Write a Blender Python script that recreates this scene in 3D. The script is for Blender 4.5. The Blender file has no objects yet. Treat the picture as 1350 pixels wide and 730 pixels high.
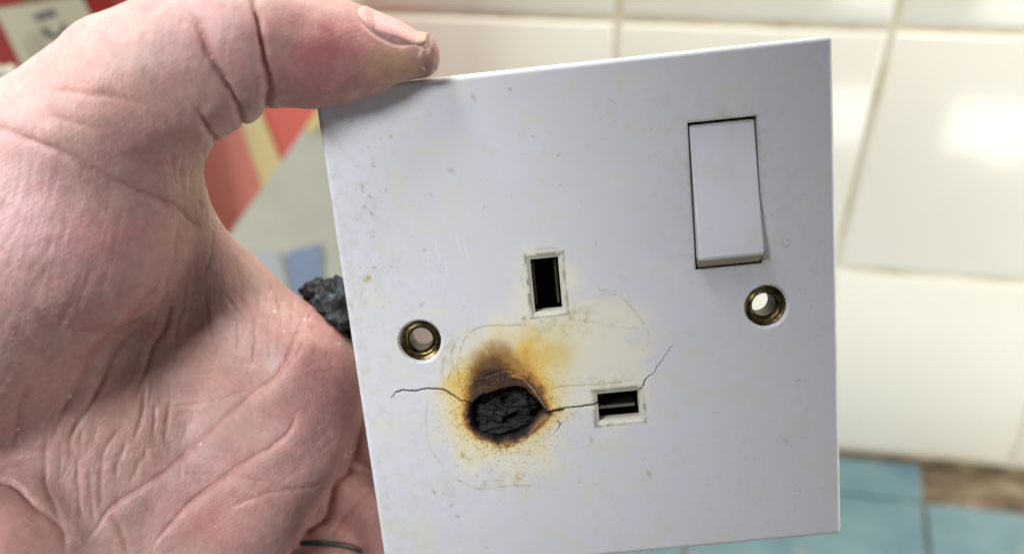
import bpy, bmesh, math
import numpy as np
from mathutils import Matrix, Vector

rng = np.random.default_rng(7)
C = bpy.context.scene.collection

# ------------------------------------------------------------------ camera, world, lights
FPX, PX, PY = 1000.0, 675.0, 365.0           # focal length and centre in photograph pixels
PITCH = 0.52246                               # camera looks 30 degrees down
ROLL = 0.00596
CAMPOS = np.array([0.0, 0.0, 1.30])
_c, _s = math.cos(PITCH), math.sin(PITCH)
# rows: level frame (x right, y down, z forward) -> camera frame
RC = np.array([[math.cos(ROLL), -math.sin(ROLL), 0], [math.sin(ROLL), math.cos(ROLL), 0], [0, 0, 1]]) @ \
     np.array([[1, 0, 0], [0, _c, -_s], [0, _s, _c]])
L2B = np.array([[1, 0, 0], [0, 0, 1], [0, -1, 0]], float)   # level frame -> Blender world axes
CAM2W = L2B @ RC.T


def c2w(p):
    """camera-frame millimetres -> world metres"""
    return np.asarray(p, float) @ CAM2W.T * 0.001 + CAMPOS


def l2w(p):
    """level-frame millimetres -> world metres"""
    return np.asarray(p, float) @ L2B.T * 0.001 + CAMPOS


def px(u, v, z):
    return np.array([(u - PX) * z / FPX, (v - PY) * z / FPX, z])


scene = bpy.context.scene
cam = bpy.data.objects.new('camera', bpy.data.cameras.new('camera'))
C.objects.link(cam)
m = Matrix.Identity(4)
ax = CAM2W @ np.diag([1, -1, -1])
for i in range(3):
    for j in range(3):
        m[i][j] = ax[i, j]
    m[i][3] = CAMPOS[i]
cam.matrix_world = m
cam.data.sensor_width = 36.0
cam.data.lens = 36.0 * FPX / 1350.0
cam.data.clip_start = 0.005
cam.data.clip_end = 20.0
cam.data.dof.use_dof = True
cam.data.dof.focus_distance = 0.131
cam.data.dof.aperture_fstop = 9.2
scene.camera = cam

world = bpy.data.worlds.new('World')
scene.world = world
world.use_nodes = True
bg = world.node_tree.nodes['Background']
bg.inputs[0].default_value = (0.93, 0.95, 1.0, 1)
bg.inputs[1].default_value = 0.105


def area(name, pos_cam, target_cam, sx, sy, power, col):
    l = bpy.data.lights.new(name, 'AREA')
    l.shape = 'RECTANGLE'; l.size = sx; l.size_y = sy; l.energy = power; l.color = col
    o = bpy.data.objects.new(name, l)
    C.objects.link(o)
    p = c2w(pos_cam); t = c2w(target_cam)
    o.location = p
    o.rotation_euler = Vector(t - p).to_track_quat('-Z', 'Y').to_euler()
    return o


def spot_light(name, power, cone, soft, pos_cam, target_cam, colr):
    l = bpy.data.lights.new(name, 'SPOT')
    l.energy = power; l.spot_size = math.radians(cone); l.spot_blend = 1.0; l.shadow_soft_size = soft; l.color = colr
    o = bpy.data.objects.new(name, l)
    C.objects.link(o)
    p, t = c2w(pos_cam), c2w(target_cam)
    o.location = p
    o.rotation_euler = Vector(t - p).to_track_quat('-Z', 'Y').to_euler()
    return o


# overhead lamp above the hand, and an added unseen spot to brighten the plate
spot_light('overhead_lamp', 10.5, 40, 0.09, (-215, -380, -70), (-75, 5, 130), (0.95, 0.965, 1.0))
spot_light('added_plate_fill', 18.2, 24.0, 0.075, (-284, -112, -199), (-76, -6, 130), (0.94, 0.96, 1.0))
# window whose reflection shows in the glazed tile (placed below, once the wall is known)
WALL_LAMP = area('window_lamp', (500, -500, -200), (200, 0, 430), 0.25, 0.17, 0.95, (1.0, 0.98, 0.95))
# unseen fill lights added to brighten the tiles, from above and from the right
strip = area('added_wall_fill', (0, 0, 0), (0, 0, 1), 0.85, 0.14, 5.4, (1.0, 0.975, 0.92))
strip.location = l2w((130, -420, 318))
strip.rotation_euler = Vector(l2w((130, 330, 440)) - l2w((130, -420, 318))).to_track_quat('-Z', 'Y').to_euler()
side = area('added_side_fill', (0, 0, 0), (0, 0, 1), 0.35, 0.35, 2.2, (1.0, 0.985, 0.95))
side.location = l2w((600, 150, 110))
side.rotation_euler = Vector(l2w((230, 280, 430)) - l2w((600, 150, 110))).to_track_quat('-Z', 'Y').to_euler()

left = area('added_left_fill', (0, 0, 0), (0, 0, 1), 0.30, 0.30, 3.3, (1.0, 0.97, 0.92))  # added fill with no seen source, brightens the boxes at the left
left.location = l2w((-600, 40, 150))
left.rotation_euler = Vector(l2w((-170, 220, 410)) - l2w((-600, 40, 150))).to_track_quat('-Z', 'Y').to_euler()

scene.view_settings.view_transform = 'Standard'
scene.view_settings.look = 'None'
scene.view_settings.gamma = 1.0
scene.view_settings.exposure = 0.0
scene.view_settings.use_curve_mapping = False
scene.cycles.use_denoising = True


# ------------------------------------------------------------------ helpers
def lin(r, g, b):
    def f(c):
        c /= 255.0
        return c / 12.92 if c <= 0.04045 else ((c + 0.055) / 1.055) ** 2.4
    return np.array([f(r), f(g), f(b)])


def lin4(r, g, b):
    return tuple(lin(r, g, b)) + (1.0,)


def mesh_np(name, verts, faces, mat=None, parent=None, smooth=True, cols=None):
    """verts (n,3), faces (m,4) or (m,3) int arrays -> one mesh object"""
    verts = np.asarray(verts, np.float32); faces = np.asarray(faces, np.int32)
    me = bpy.data.meshes.new(name)
    k = faces.shape[1]
    me.vertices.add(len(verts)); me.vertices.foreach_set('co', verts.ravel())
    me.loops.add(faces.size); me.loops.foreach_set('vertex_index', faces.ravel())
    me.polygons.add(len(faces))
    me.polygons.foreach_set('loop_start', np.arange(0, faces.size, k, dtype=np.int32))
    me.polygons.foreach_set('loop_total', np.full(len(faces), k, np.int32))
    me.update(calc_edges=True)
    if smooth:
        me.polygons.foreach_set('use_smooth', np.ones(len(faces), bool))
    if cols is not None:
        for an, arr in cols.items():
            if arr.ndim == 1:
                a = me.attributes.new(an, 'FLOAT', 'POINT'); a.data.foreach_set('value', arr.astype(np.float32))
            elif arr.shape[1] == 4:
                a = me.attributes.new(an, 'FLOAT_COLOR', 'POINT'); a.data.foreach_set('color', arr.astype(np.float32).ravel())
            else:
                a = me.attributes.new(an, 'FLOAT_VECTOR', 'POINT'); a.data.foreach_set('vector', arr.astype(np.float32).ravel())
    if mat:
        me.materials.append(mat)
    o = bpy.data.objects.new(name, me)
    C.objects.link(o)
    if parent:
        o.parent = parent
    return o


def bm_obj(name, bm, mat=None, parent=None, smooth=False):
    me = bpy.data.meshes.new(name)
    bm.to_mesh(me); bm.free()
    if smooth:
        me.polygons.foreach_set('use_smooth', np.ones(len(me.polygons), bool))
    if mat:
        me.materials.append(mat)
    o = bpy.data.objects.new(name, me)
    C.objects.link(o)
    if parent:
        o.parent = parent
    return o


def box_bm(x0, x1, y0, y1, z0, z1, bev=0.0, seg=2, bm=None):
    own = bm is None
    bm = bm or bmesh.new()
    r = bmesh.ops.create_cube(bm, size=1.0)
    for v in r['verts']:
        v.co = Vector(((x0 + x1) / 2 + v.co.x * (x1 - x0), (y0 + y1) / 2 + v.co.y * (y1 - y0), (z0 + z1) / 2 + v.co.z * (z1 - z0)))
    if bev > 0:
        es = list({e for v in r['verts'] for e in v.link_edges})
        bmesh.ops.bevel(bm, geom=es, offset=bev, segments=seg, affect='EDGES', profile=0.5)
    return bm


def tag(o, label=None, cat=None, group=None, kind=None):
    if label: o['label'] = label
    if cat: o['category'] = cat
    if group: o['group'] = group
    if kind: o['kind'] = kind
    return o


def empty(name, mat4):
    o = bpy.data.objects.new(name, None)
    o.empty_display_size = 0.01
    C.objects.link(o)
    o.matrix_world = mat4
    return o


def frame(origin_w, R):
    mm = Matrix.Identity(4)
    for i in range(3):
        for j in range(3):
            mm[i][j] = R[i, j]
        mm[i][3] = origin_w[i]
    return mm


class Mat:
    def __init__(s, name, **kw):
        s.m = bpy.data.materials.new(name); s.m.use_nodes = True
        s.nt = s.m.node_tree; s.b = s.nt.nodes['Principled BSDF']
        for k, v in kw.items():
            s.b.inputs[k.replace('_', ' ')].default_value = v

    def n(s, t, **kw):
        nd = s.nt.nodes.new(t)
        for k, v in kw.items():
            if k in nd.inputs: nd.inputs[k].default_value = v
            else: setattr(nd, k, v)
        return nd

    def l(s, a, b):
        s.nt.links.new(a, b)

    def coord(s, kind='Object'):
        return s.n('ShaderNodeTexCoord').outputs[kind]

    def noise(s, scale, detail=4, rough=0.55, vec=None, dist=0.0):
        nd = s.n('ShaderNodeTexNoise', Scale=scale, Detail=detail, Roughness=rough, Distortion=dist)
        s.l(vec if vec is not None else s.coord(), nd.inputs['Vector'])
        return nd

    def ramp(s, fac, stops):
        r = s.n('ShaderNodeValToRGB')
        e = r.color_ramp.elements
        while len(e) < len(stops): e.new(0.5)
        for i, (p, c) in enumerate(stops):
            e[i].position = p; e[i].color = c if len(c) == 4 else tuple(c) + (1,)
        s.l(fac, r.inputs[0])
        return r.outputs[0]

    def mix(s, fac, a, b, mode='MIX'):
        nd = s.n('ShaderNodeMix', data_type='RGBA', blend_type=mode)
        for sock, v in ((nd.inputs[0], fac), (nd.inputs[6], a), (nd.inputs[7], b)):
            if isinstance(v, bpy.types.NodeSocket): s.l(v, sock)
            else: sock.default_value = v
        return nd.outputs[2]

    def bump(s, height, strength, dist, prev=None):
        nd = s.n('ShaderNodeBump', Strength=strength, Distance=dist)
        s.l(height, nd.inputs['Height'])
        if prev is not None: s.l(prev, nd.inputs['Normal'])
        return nd.outputs[0]

    def base(s, v): s.l(v, s.b.inputs['Base Color'])
    def normal(s, v): s.l(v, s.b.inputs['Normal'])
    def rough(s, v): s.l(v, s.b.inputs['Roughness'])


# numpy value noise ---------------------------------------------------------
_lat = np.random.default_rng(3).random((64, 64, 64)).astype(np.float32)


def vnoise(p, scale):
    q = np.asarray(p, np.float32) * scale
    if q.shape[1] == 2:
        q = np.c_[q, np.zeros(len(q), np.float32)]
    i = np.floor(q).astype(np.int32); f = q - i; f = f * f * (3 - 2 * f)
    i0 = i & 63; i1 = (i + 1) & 63
    x, y, z = f[:, 0], f[:, 1], f[:, 2]
    a = _lat
    c00 = a[i0[:, 0], i0[:, 1], i0[:, 2]] * (1 - x) + a[i1[:, 0], i0[:, 1], i0[:, 2]] * x
    c10 = a[i0[:, 0], i1[:, 1], i0[:, 2]] * (1 - x) + a[i1[:, 0], i1[:, 1], i0[:, 2]] * x
    c01 = a[i0[:, 0], i0[:, 1], i1[:, 2]] * (1 - x) + a[i1[:, 0], i0[:, 1], i1[:, 2]] * x
    c11 = a[i0[:, 0], i1[:, 1], i1[:, 2]] * (1 - x) + a[i1[:, 0], i1[:, 1], i1[:, 2]] * x
    return (c00 * (1 - y) + c10 * y) * (1 - z) + (c01 * (1 - y) + c11 * y) * z


def fbm(p, scale, octv=4, off=0.0):
    p = np.asarray(p, np.float32) + off
    s = 0; a = 0.5; t = 0
    for k in range(octv):
        s = s + a * vnoise(p + k * 7.3, scale * 2 ** k); t += a; a *= 0.5
    return s / t


def sstep(a, b, x):
    t = np.clip((x - a) / (b - a), 0, 1)
    return t * t * (3 - 2 * t)


def polydist(P, line):
    """distance of 2D points to a polyline, signed (positive = right-hand side), and arc fraction"""
    line = np.asarray(line, np.float32)
    best = np.full(len(P), 1e9, np.float32); sgn = np.ones(len(P), np.float32); arc = np.zeros(len(P), np.float32)
    seg = np.linalg.norm(np.diff(line, axis=0), axis=1); tot = seg.sum(); acc = 0
    for i in range(len(line) - 1):
        a = line[i]; d = line[i + 1] - a; L2 = (d * d).sum() + 1e-12
        w = P - a
        t = np.clip((w @ d) / L2, 0, 1)
        e = w - t[:, None] * d
        dd = np.sqrt((e * e).sum(1))
        k = dd < best
        cr = d[0] * w[:, 1] - d[1] * w[:, 0]
        best[k] = dd[k]; sgn[k] = np.sign(cr[k]); arc[k] = (acc + t[k] * seg[i]) / tot
        acc += seg[i]
    return best, sgn, arc


def pdist(P, line, reach):
    """polydist limited to the neighbourhood of the line (1e6 elsewhere)"""
    line = np.asarray(line)
    lo_, hi_ = line.min(0) - reach, line.max(0) + reach
    k = np.where((P[:, 0] > lo_[0]) & (P[:, 0] < hi_[0]) & (P[:, 1] > lo_[1]) & (P[:, 1] < hi_[1]))[0]
    d = np.full(len(P), 1e6, np.float32); s = np.ones(len(P), np.float32); a = np.zeros(len(P), np.float32)
    if len(k): d[k], s[k], a[k] = polydist(P[k], line)
    return d, s, a


def smooth_line(pts, n=4):
    """Catmull-Rom through the points"""
    p = np.asarray(pts, float)
    if len(p) < 3: return p
    q = np.vstack([2 * p[0] - p[1], p, 2 * p[-1] - p[-2]])
    out = []
    for i in range(1, len(q) - 2):
        for k in range(n):
            t = k / n
            out.append(0.5 * (2 * q[i] + (q[i + 1] - q[i - 1]) * t + (2 * q[i - 1] - 5 * q[i] + 4 * q[i + 1] - q[i + 2]) * t * t + (3 * q[i] - q[i - 1] - 3 * q[i + 1] + q[i + 2]) * t ** 3))
    out.append(p[-1])
    return np.array(out)


# ------------------------------------------------------------------ tiled wall and blue ledge
YAW = 0.13909
WD, WOX, WOY = 448.41, 59.5, 88.77
WX = np.array([math.cos(YAW), 0, -math.sin(YAW)])       # along the wall (level frame)
WN = -np.array([math.sin(YAW), 0, math.cos(YAW)])       # out of the wall, towards the viewer
WO = np.array([WOX, WOY, WD])
wallR = L2B @ np.c_[WX, -np.cross(WX, WN) * 0 + np.array([0, -1, 0]), WN]   # local x along, y up, z out
wall_mat = frame(l2w(WO), wallR)

tile_m = Mat('glazed_tile', Roughness=0.13, Specular_IOR_Level=0.5)
oi = tile_m.n('ShaderNodeObjectInfo').outputs['Random']
tcol = tile_m.mix(tile_m.noise(9, 3).outputs[0], lin4(234, 231, 219), lin4(228, 224, 210))
tcol = tile_m.mix(tile_m.ramp(oi, [(0, (0, 0, 0)), (1, (0.5, 0.5, 0.5))]), tcol, lin4(226, 222, 207))
spot = tile_m.ramp(tile_m.noise(38, 2, 0.5).outputs[0], [(0.70, (0, 0, 0)), (0.80, (0.5, 0.5, 0.5))])
tile_m.base(tile_m.mix(spot, tcol, lin4(206, 200, 178)))
tile_m.normal(tile_m.bump(tile_m.noise(11, 3).outputs[0], 0.22, 0.0035))
grout_m = Mat('grout', Roughness=0.85)
grout_m.base(grout_m.ramp(grout_m.noise(25, 4).outputs[0], [(0.3, lin4(170, 154, 112)), (0.46, lin4(214, 204, 174)), (0.7, lin4(230, 224, 206))]))

wall = bm_obj('wall', box_bm(-0.62, 0.62, -0.302, 0.62, -0.02, -0.0022), grout_m.m)
wall.matrix_world = wall_mat
tag(wall, 'off-white square-tiled wall with pale grout', None, None, 'structure')
tile_me = None
for r in range(-4, 2):
    for cidx in range(-4, 4):
        g = 0.0016
        if tile_me is None:
            bm = box_bm(-0.075 + g, 0.075 - g, -0.075 + g, 0.075 - g, -0.006, 0.0, 0.0028, 4)
            o = bm_obj('tile', bm, tile_m.m, wall, True)
            tile_me = o.data
        else:
            o = bpy.data.objects.new('tile', tile_me); C.objects.link(o); o.parent = wall
        o.location = (cidx * 0.15 + 0.075, -r * 0.15 - 0.075, rng.uniform(-0.0006, 0.0006))
        o.rotation_euler = (rng.normal(0, 0.0004), rng.normal(0, 0.0004), rng.normal(0, 0.002))

# blue painted ledge below the tiles (level, its back edge against the wall)
LZ = -0.3035                                            # local y of its top surface in the wall frame
blue_m = Mat('blue_paint', Roughness=0.42)
bn = blue_m.noise(16, 5, 0.65)
bcol = blue_m.mix(blue_m.ramp(bn.outputs[0], [(0.35, (0, 0, 0)), (0.65, (1, 1, 1))]), lin4(78, 110, 120), lin4(108, 134, 138))
wear = blue_m.ramp(blue_m.noise(30, 5, 0.65).outputs[0], [(0.56, (0, 0, 0)), (0.68, (0.8, 0.8, 0.8))])
blue_m.base(blue_m.mix(wear, bcol, lin4(140, 136, 118)))
blue_m.normal(blue_m.bump(bn.outputs[0], 0.3, 0.003))
bare_m = Mat('bare_board', Roughness=0.8)
bv = bare_m.n('ShaderNodeMapping'); bv.inputs['Scale'].default_value = (16, 40, 40)
bare_m.l(bare_m.coord(), bv.inputs[0])
bnz = bare_m.noise(2.2, 6, 0.65, bv.outputs[0])
bare_m.base(bare_m.ramp(bnz.outputs[0], [(0.3, lin4(52, 42, 32)), (0.5, lin4(104, 88, 68)), (0.72, lin4(160, 144, 118))]))
bare_m.normal(bare_m.bump(bnz.outputs[0], 0.6, 0.004))
joint_m = Mat('ledge_core', Roughness=0.9)
joint_m.base(joint_m.ramp(joint_m.noise(40, 4).outputs[0], [(0.3, lin4(92, 84, 70)), (0.7, lin4(140, 132, 112))]))
ledge = bm_obj('ledge', box_bm(-0.62, 0.62, LZ - 0.04, LZ - 0.004, -0.02, 0.30, 0.002, 2), joint_m.m)
ledge.matrix_world = wall_mat
tag(ledge, 'worn blue painted ledge along the foot of the tiled wall', None, None, 'structure')


def wall_hit_ledge(u, v):
    d = RC.T @ np.array([(u - PX) / FPX, (v - PY) / FPX, 1.0])
    yl = WOY - LZ * 1000
    p = d * (yl / d[1])
    q = p - WO
    return q @ WX * 0.001, q @ WN * 0.001


jx, jz = wall_hit_ledge(1219, 666)
_, jz0 = wall_hit_ledge(1109, 644)
strip = (jz + jz0) / 2
jx2, jz2 = wall_hit_ledge(1225, 728)
SHEAR = (jx2 - jx) / (jz2 - jz)
jx -= SHEAR * jz


def skew(bm):
    for v in bm.verts: v.co.x += v.co.z * SHEAR
    return bm


edges = [-0.60, jx - 0.45, jx - 0.30, jx - 0.15, jx, jx + 0.15, jx + 0.30, 0.60]
for i in range(len(edges) - 1):
    a, b = edges[i] + 0.0012, edges[i + 1] - 0.0012
    bare = abs(edges[i] - jx) < 1e-6
    o = bm_obj('bare_board' if bare else 'blue_panel', skew(box_bm(a, b, LZ - 0.006, LZ - (0.0035 if bare else 0), 0.0035, strip - 0.001, 0.0009, 2)), (bare_m if bare else blue_m).m, ledge)
    if bare: o['label'] = 'brown bare patch where the blue paint is gone'
    bm_obj('blue_panel', skew(box_bm(a, b, LZ - 0.006, LZ - rng.uniform(0, 0.0006), strip + 0.001, 0.298, 0.0009, 2)), blue_m.m, ledge)
# grimy line of dirt where tiles meet the ledge
dirt_m = Mat('old_sealant', Roughness=0.8)
dirt_m.base(dirt_m.ramp(dirt_m.noise(60, 5).outputs[0], [(0.35, lin4(70, 58, 40)), (0.6, lin4(112, 98, 70)), (0.8, lin4(170, 156, 120))]))
bm_obj('sealant_strip', box_bm(-0.60, 0.60, LZ - 0.005, LZ + 0.0024, 0.0002, 0.0033, 0.0006, 2), dirt_m.m, ledge)

# window lamp: stands where the glazed tile mirrors it towards the viewer
pm = RC.T @ np.array([(1296 - PX) / FPX, (122 - PY) / FPX, 1.0])
t = (WO @ WN) / (pm @ WN)
hit = pm * t
dv = pm / np.linalg.norm(pm)
refl = dv - 2 * (dv @ WN) * WN
lp = hit + refl * 950
WALL_LAMP.location = l2w(lp)
WALL_LAMP.rotation_euler = Vector(l2w(hit) - l2w(lp)).to_track_quat('-Z', 'Y').to_euler()

# ------------------------------------------------------------------ burnt socket
PR = np.array([2.01568631e-01, 2.38078252e-02, -1.00139687e-01])
PT = np.array([14.3709, 8.60788, 133.871])


def rx(a): c, s = math.cos(a), math.sin(a); return np.array([[1, 0, 0], [0, c, -s], [0, s, c]])
def ry(a): c, s = math.cos(a), math.sin(a); return np.array([[c, 0, s], [0, 1, 0], [-s, 0, c]])
def rz(a): c, s = math.cos(a), math.sin(a); return np.array([[c, -s, 0], [s, c, 0], [0, 0, 1]])


RP = rz(PR[2]) @ ry(PR[1]) @ rx(PR[0])                 # plate (x right, y down, z away) -> camera
HW, HH = 43.0, 45.0
plateR = CAM2W @ RP @ np.diag([1, -1, -1])             # plate local: x right, y up, z out of the face
sock = empty('burnt_socket', frame(c2w(PT), plateR))
tag(sock, 'cracked white wall socket faceplate with a burnt-out black hole and rocker switch', 'socket')


def pl(u, v):
    """photograph pixel -> plate-face millimetres (x right, y up)"""
    d = np.array([(u - PX) / FPX, (v - PY) / FPX, 1.0])
    n = RP[:, 2]
    p = d * ((PT @ n) / (d @ n)) - PT
    return np.array([p @ RP[:, 0], -(p @ RP[:, 1])])


def pls(pts):
    return np.array([pl(*q) for q in pts])


def rect_of(pts):
    q = pls(pts)
    return (np.mean(np.sort(q[:, 0])[:2]), np.mean(np.sort(q[:, 0])[2:]), np.mean(np.sort(q[:, 1])[:2]), np.mean(np.sort(q[:, 1])[2:]))


ES = rect_of([(700, 343), (737, 338), (741, 408), (705, 413)])     # earth slot
NS = rect_of([(788, 520), (842, 515), (845, 550), (790, 556)])     # lower right slot
SW = rect_of([(908, 163), (998, 152), (1005, 347), (916, 356)])    # switch opening
HL, HR = pl(554, 450), pl(1010.5, 404)
HRAD = 3.62


def axis(lo, hi, cuts, h=0.14):
    pts = sorted([lo, hi] + list(cuts)); out = []
    for a, b in zip(pts[:-1], pts[1:]):
        n = max(1, int(round((b - a) / h)))
        out.append(np.linspace(a, b, n, endpoint=False))
    return np.concatenate(out + [np.array([hi])])


gx = axis(-HW, HW, [ES[0], ES[1], NS[0], NS[1], SW[0], SW[1]])
gy = axis(-HH, HH, [ES[2], ES[3], NS[2], NS[3], SW[2], SW[3]])
GX, GY = np.meshgrid(gx, gy)
P2 = np.c_[GX.ravel(), GY.ravel()].astype(np.float32)
nx, ny = len(gx), len(gy)

# heights
dedge = np.minimum(HW - np.abs(P2[:, 0]), HH - np.abs(P2[:, 1]))
rr = 1.0
e = np.clip(rr - dedge, 0, rr)
Zp = -(rr - np.sqrt(np.maximum(rr * rr - e * e, 0)))
Zp += (fbm(P2, 0.06, 2) - 0.5) * 0.10 + (fbm(P2, 0.5, 3) - 0.5) * 0.012


def rect_d(P, r):
    dx = np.maximum(r[0] - P[:, 0], P[:, 0] - r[1]); dy = np.maximum(r[2] - P[:, 1], P[:, 1] - r[3])
    return np.where((dx > 0) & (dy > 0), np.hypot(np.maximum(dx, 0), np.maximum(dy, 0)), np.maximum(dx, dy)), dx, dy


for r in (ES, NS):
    d, dx, dy = rect_d(P2, r)
    dm = np.maximum(dx, dy)
    Zp += -0.28 * (1 - sstep(0.38, 0.6, dm)) - 0.16 * (1 - sstep(0.0, 0.35, dm))
dS, _, _ = rect_d(P2, SW)
Zp += -0.12 * np.exp(-np.maximum(dS, 0) / 0.12)
for h in (HL, HR):
    d = np.hypot(P2[:, 0] - h[0], P2[:, 1] - h[1])
    Zp -= 0.7 * (1 - sstep(HRAD - 0.05, HRAD + 0.45, d))

# burnt hole outline as polar function
hole_px = [(619, 548), (621, 535), (633, 523), (652, 517), (672, 511), (688, 511), (703, 523), (717, 539), (724, 545), (713, 553), (703, 562), (690, 573), (668, 581), (644, 578), (628, 568)]; hole_c = (664, 547)
hp = pls(hole_px); hc = pl(*hole_c)
ang = np.arctan2(hp[:, 1] - hc[1], hp[:, 0] - hc[0]); rad = np.hypot(hp[:, 0] - hc[0], hp[:, 1] - hc[1])
o_ = np.argsort(ang); ang = ang[o_]; rad = rad[o_]
ang = np.r_[ang[-1] - 2 * math.pi, ang, ang[0] + 2 * math.pi]; rad = np.r_[rad[-1], rad, rad[0]]
dxh, dyh = P2[:, 0] - hc[0], P2[:, 1] - hc[1]
th = np.arctan2(dyh, dxh); rh = np.hypot(dxh, dyh)
R0 = np.interp(th, ang, rad)
nwob = (fbm(P2, 0.9, 4) - 0.5)
dh = rh - R0 + nwob * 0.8                                # <0 inside the hole
inside = sstep(0.35, -0.9, dh)
Zp -= inside * (4.2 + 2.0 * (fbm(P2, 0.5, 3, 20) - 0.5))
near = np.exp(-np.maximum(dh, 0) / 1.6) * (dh > -0.3)
Zp += near * (0.30 * (fbm(P2, 0.8, 4, 5) - 0.35))
lipn = fbm(P2, 1.2, 2, 9)
# layered, lifted lip at the upper right of the hole
for pts, a, w in (([(672, 497), (690, 500), (703, 514), (717, 535), (723, 545)], 0.2, 0.24), ([(684, 494), (700, 505), (713, 522), (726, 540)], 0.35, 0.22), ([(723, 545), (712, 556), (703, 566), (688, 580)], 0.12, 0.3)):
    d, s_, ar = pdist(P2, smooth_line(pls(pts)), 2.0)
    Zp += a * np.exp(-(d / w) ** 2) * (0.6 + 0.8 * lipn)
for pts, a, w in (([(677, 492), (695, 500), (708, 516), (722, 538)], 0.5, 0.14), ([(640, 497), (655, 490), (672, 488), (684, 492)], 0.35, 0.12), ([(650, 480), (660, 486), (662, 498)], 0.3, 0.1), ([(700, 492), (712, 505), (730, 533)], 0.2, 0.1)):
    d, s_, ar = pdist(P2, smooth_line(pls(pts)), 2.0)
    Zp -= a * np.exp(-(d / w) ** 2)

# cracks
cracks = [([(515, 524), (523, 517), (534, 514), (548, 515), (560, 512), (572, 512), (585, 514), (595, 519), (604, 525), (613, 528), (622, 532)], 0.17),
          ([(720, 546), (728, 542), (737, 541), (750, 537), (764, 536), (776, 534), (789, 531)], 0.17),
          ([(720, 545), (730, 541), (742, 540)], 0.28),
          ([(842, 516), (848, 509), (850, 502), (856, 495), (863, 490), (868, 480), (875, 472), (880, 463), (886, 456)], 0.105),
          ([(620, 533), (630, 538), (636, 543)], 0.3), ([(735, 554), (738, 560), (731, 570)], 0.08)]
cvn = vnoise(P2, 0.7)
crackmask = np.zeros(len(P2), np.float32)
for k, (pts, w) in enumerate(cracks):
    L = smooth_line(pls(pts), 3)
    L[1:-1] += rng.normal(0, 0.07, L[1:-1].shape)
    d, s_, ar = pdist(P2, L, 2.0)
    taper = 1.0 if k in (1, 2) else (np.clip(ar * 3 + 0.35, 0, 1) if k == 0 else np.clip(1.2 - 0.6 * ar, 0.6, 1))
    ww = w * taper * (0.7 + 0.6 * cvn)
    mk = np.exp(-(d / ww) ** 2)
    Zp -= 0.5 * mk ** 2 * sstep(0.04, 0.16, ww)
    crackmask = np.maximum(crackmask, mk * (0.72 if k == 3 else 1.0))
    if k in (0, 1, 3): Zp += 0.07 * np.exp(-d / 0.8) * (s_ > 0) * sstep(0.0, 0.2, ar) * sstep(1.0, 0.8, ar)

# colours -------------------------------------------------------------------
def mixc(c, col, a):
    a = np.clip(a, 0, 1)[:, None]
    return c * (1 - a) + np.asarray(col)[None, :] * a


col = np.tile(lin(205, 205, 208), (len(P2), 1))
big = fbm(P2, 0.07, 4, 11); mid = fbm(P2, 0.25, 4, 31); fine = fbm(P2, 1.1, 4, 51)
col = mixc(col, lin(204, 199, 180), sstep(0.46, 0.74, mid) * 0.42)
col = mixc(col, lin(206, 206, 214), sstep(0.45, 0.65, big) * 0.5)
col = mixc(col, lin(190, 178, 130), sstep(0.62, 0.74, fbm(P2, 0.6, 4, 71)) * sstep(0.5, 0.62, big) * 0.12)


def blob(u, v, su, sv, rot=0.0):
    """soft elongated spot given in pixels of the face"""
    c0 = pl(u, v); s = 0.131
    x = (P2[:, 0] - c0[0]) / (su * s); y = -(P2[:, 1] - c0[1]) / (sv * s)
    c_, s__ = math.cos(rot), math.sin(rot)
    X = P2 - c0
    x = (X[:, 0] * c_ - X[:, 1] * s__) / (su * s); y = (X[:, 0] * s__ + X[:, 1] * c_) / (sv * s)
    return np.exp(-(x * x + y * y))


wob = (fbm(P2, 0.22, 4, 3) - 0.5)
# cream discoloration of the plug footprint
foot = np.clip(blob(715, 455, 105, 60) + blob(660, 560, 95, 85) + blob(790, 450, 60, 50) + blob(720, 375, 45, 60) * 0.7 + blob(815, 530, 55, 40) * 0.8, 0, 1.3)
col = mixc(col, lin(222, 216, 196), sstep(0.12, 0.9, foot * (1 + wob * 2.2 + (fine - 0.5) * 0.5)) * 0.85)
col = mixc(col, lin(216, 200, 140), sstep(0.2, 1.0, np.clip(blob(665, 545, 85, 72) + blob(700, 460, 85, 42), 0, 1) * (1 + wob * 2.4 + (fine - 0.5) * 0.7)) * 0.6)
# scorch: colour follows the distance from the hole, drawn out upwards and to the upper right
upf = sstep(-0.25, 0.95, np.sin(th)); urf = np.exp(-((th - 0.95) / 0.55) ** 2)
scl = 1.0 + 1.3 * upf + 0.85 * urf + 0.25 * sstep(0.2, 1.0, -np.cos(th))
q = np.maximum(dh, 0) / scl * (1 + wob * 1.3) + (fine - 0.5) * 0.45
q = np.where(dh > 0, q, np.minimum(q, 0.2))
streak = fbm(np.c_[th * 9.0, rh * 0.25], 1.0, 3, 200) - 0.5
q = q + streak * 0.6
q = q * (1 + 0.55 * sstep(0.1, 0.8, -np.sin(th))) + 0.25 * sstep(0.1, 0.8, -np.sin(th)) * (fine - 0.5) * 2
col = mixc(col, lin(222, 206, 150), sstep(4.6, 1.6, q) * 0.75)
col = mixc(col, lin(218, 182, 92), sstep(3.4, 1.6, q) * (0.35 + 0.65 * upf) * 0.95)
col = mixc(col, lin(208, 178, 78), sstep(0.15, 1.0, blob(738, 466, 26, 20) * (1 + wob * 1.5)) * 0.4)
col = mixc(col, lin(196, 136, 56), sstep(1.75, 0.75, q) * 0.85)
col = mixc(col, lin(122, 80, 36), sstep(1.15, 0.55, q) * (0.45 + 0.55 * upf) * 0.9)
col = mixc(col, lin(58, 38, 24), sstep(0.85, 0.35, q) * (0.2 + 0.8 * upf) * 0.95)
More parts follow.
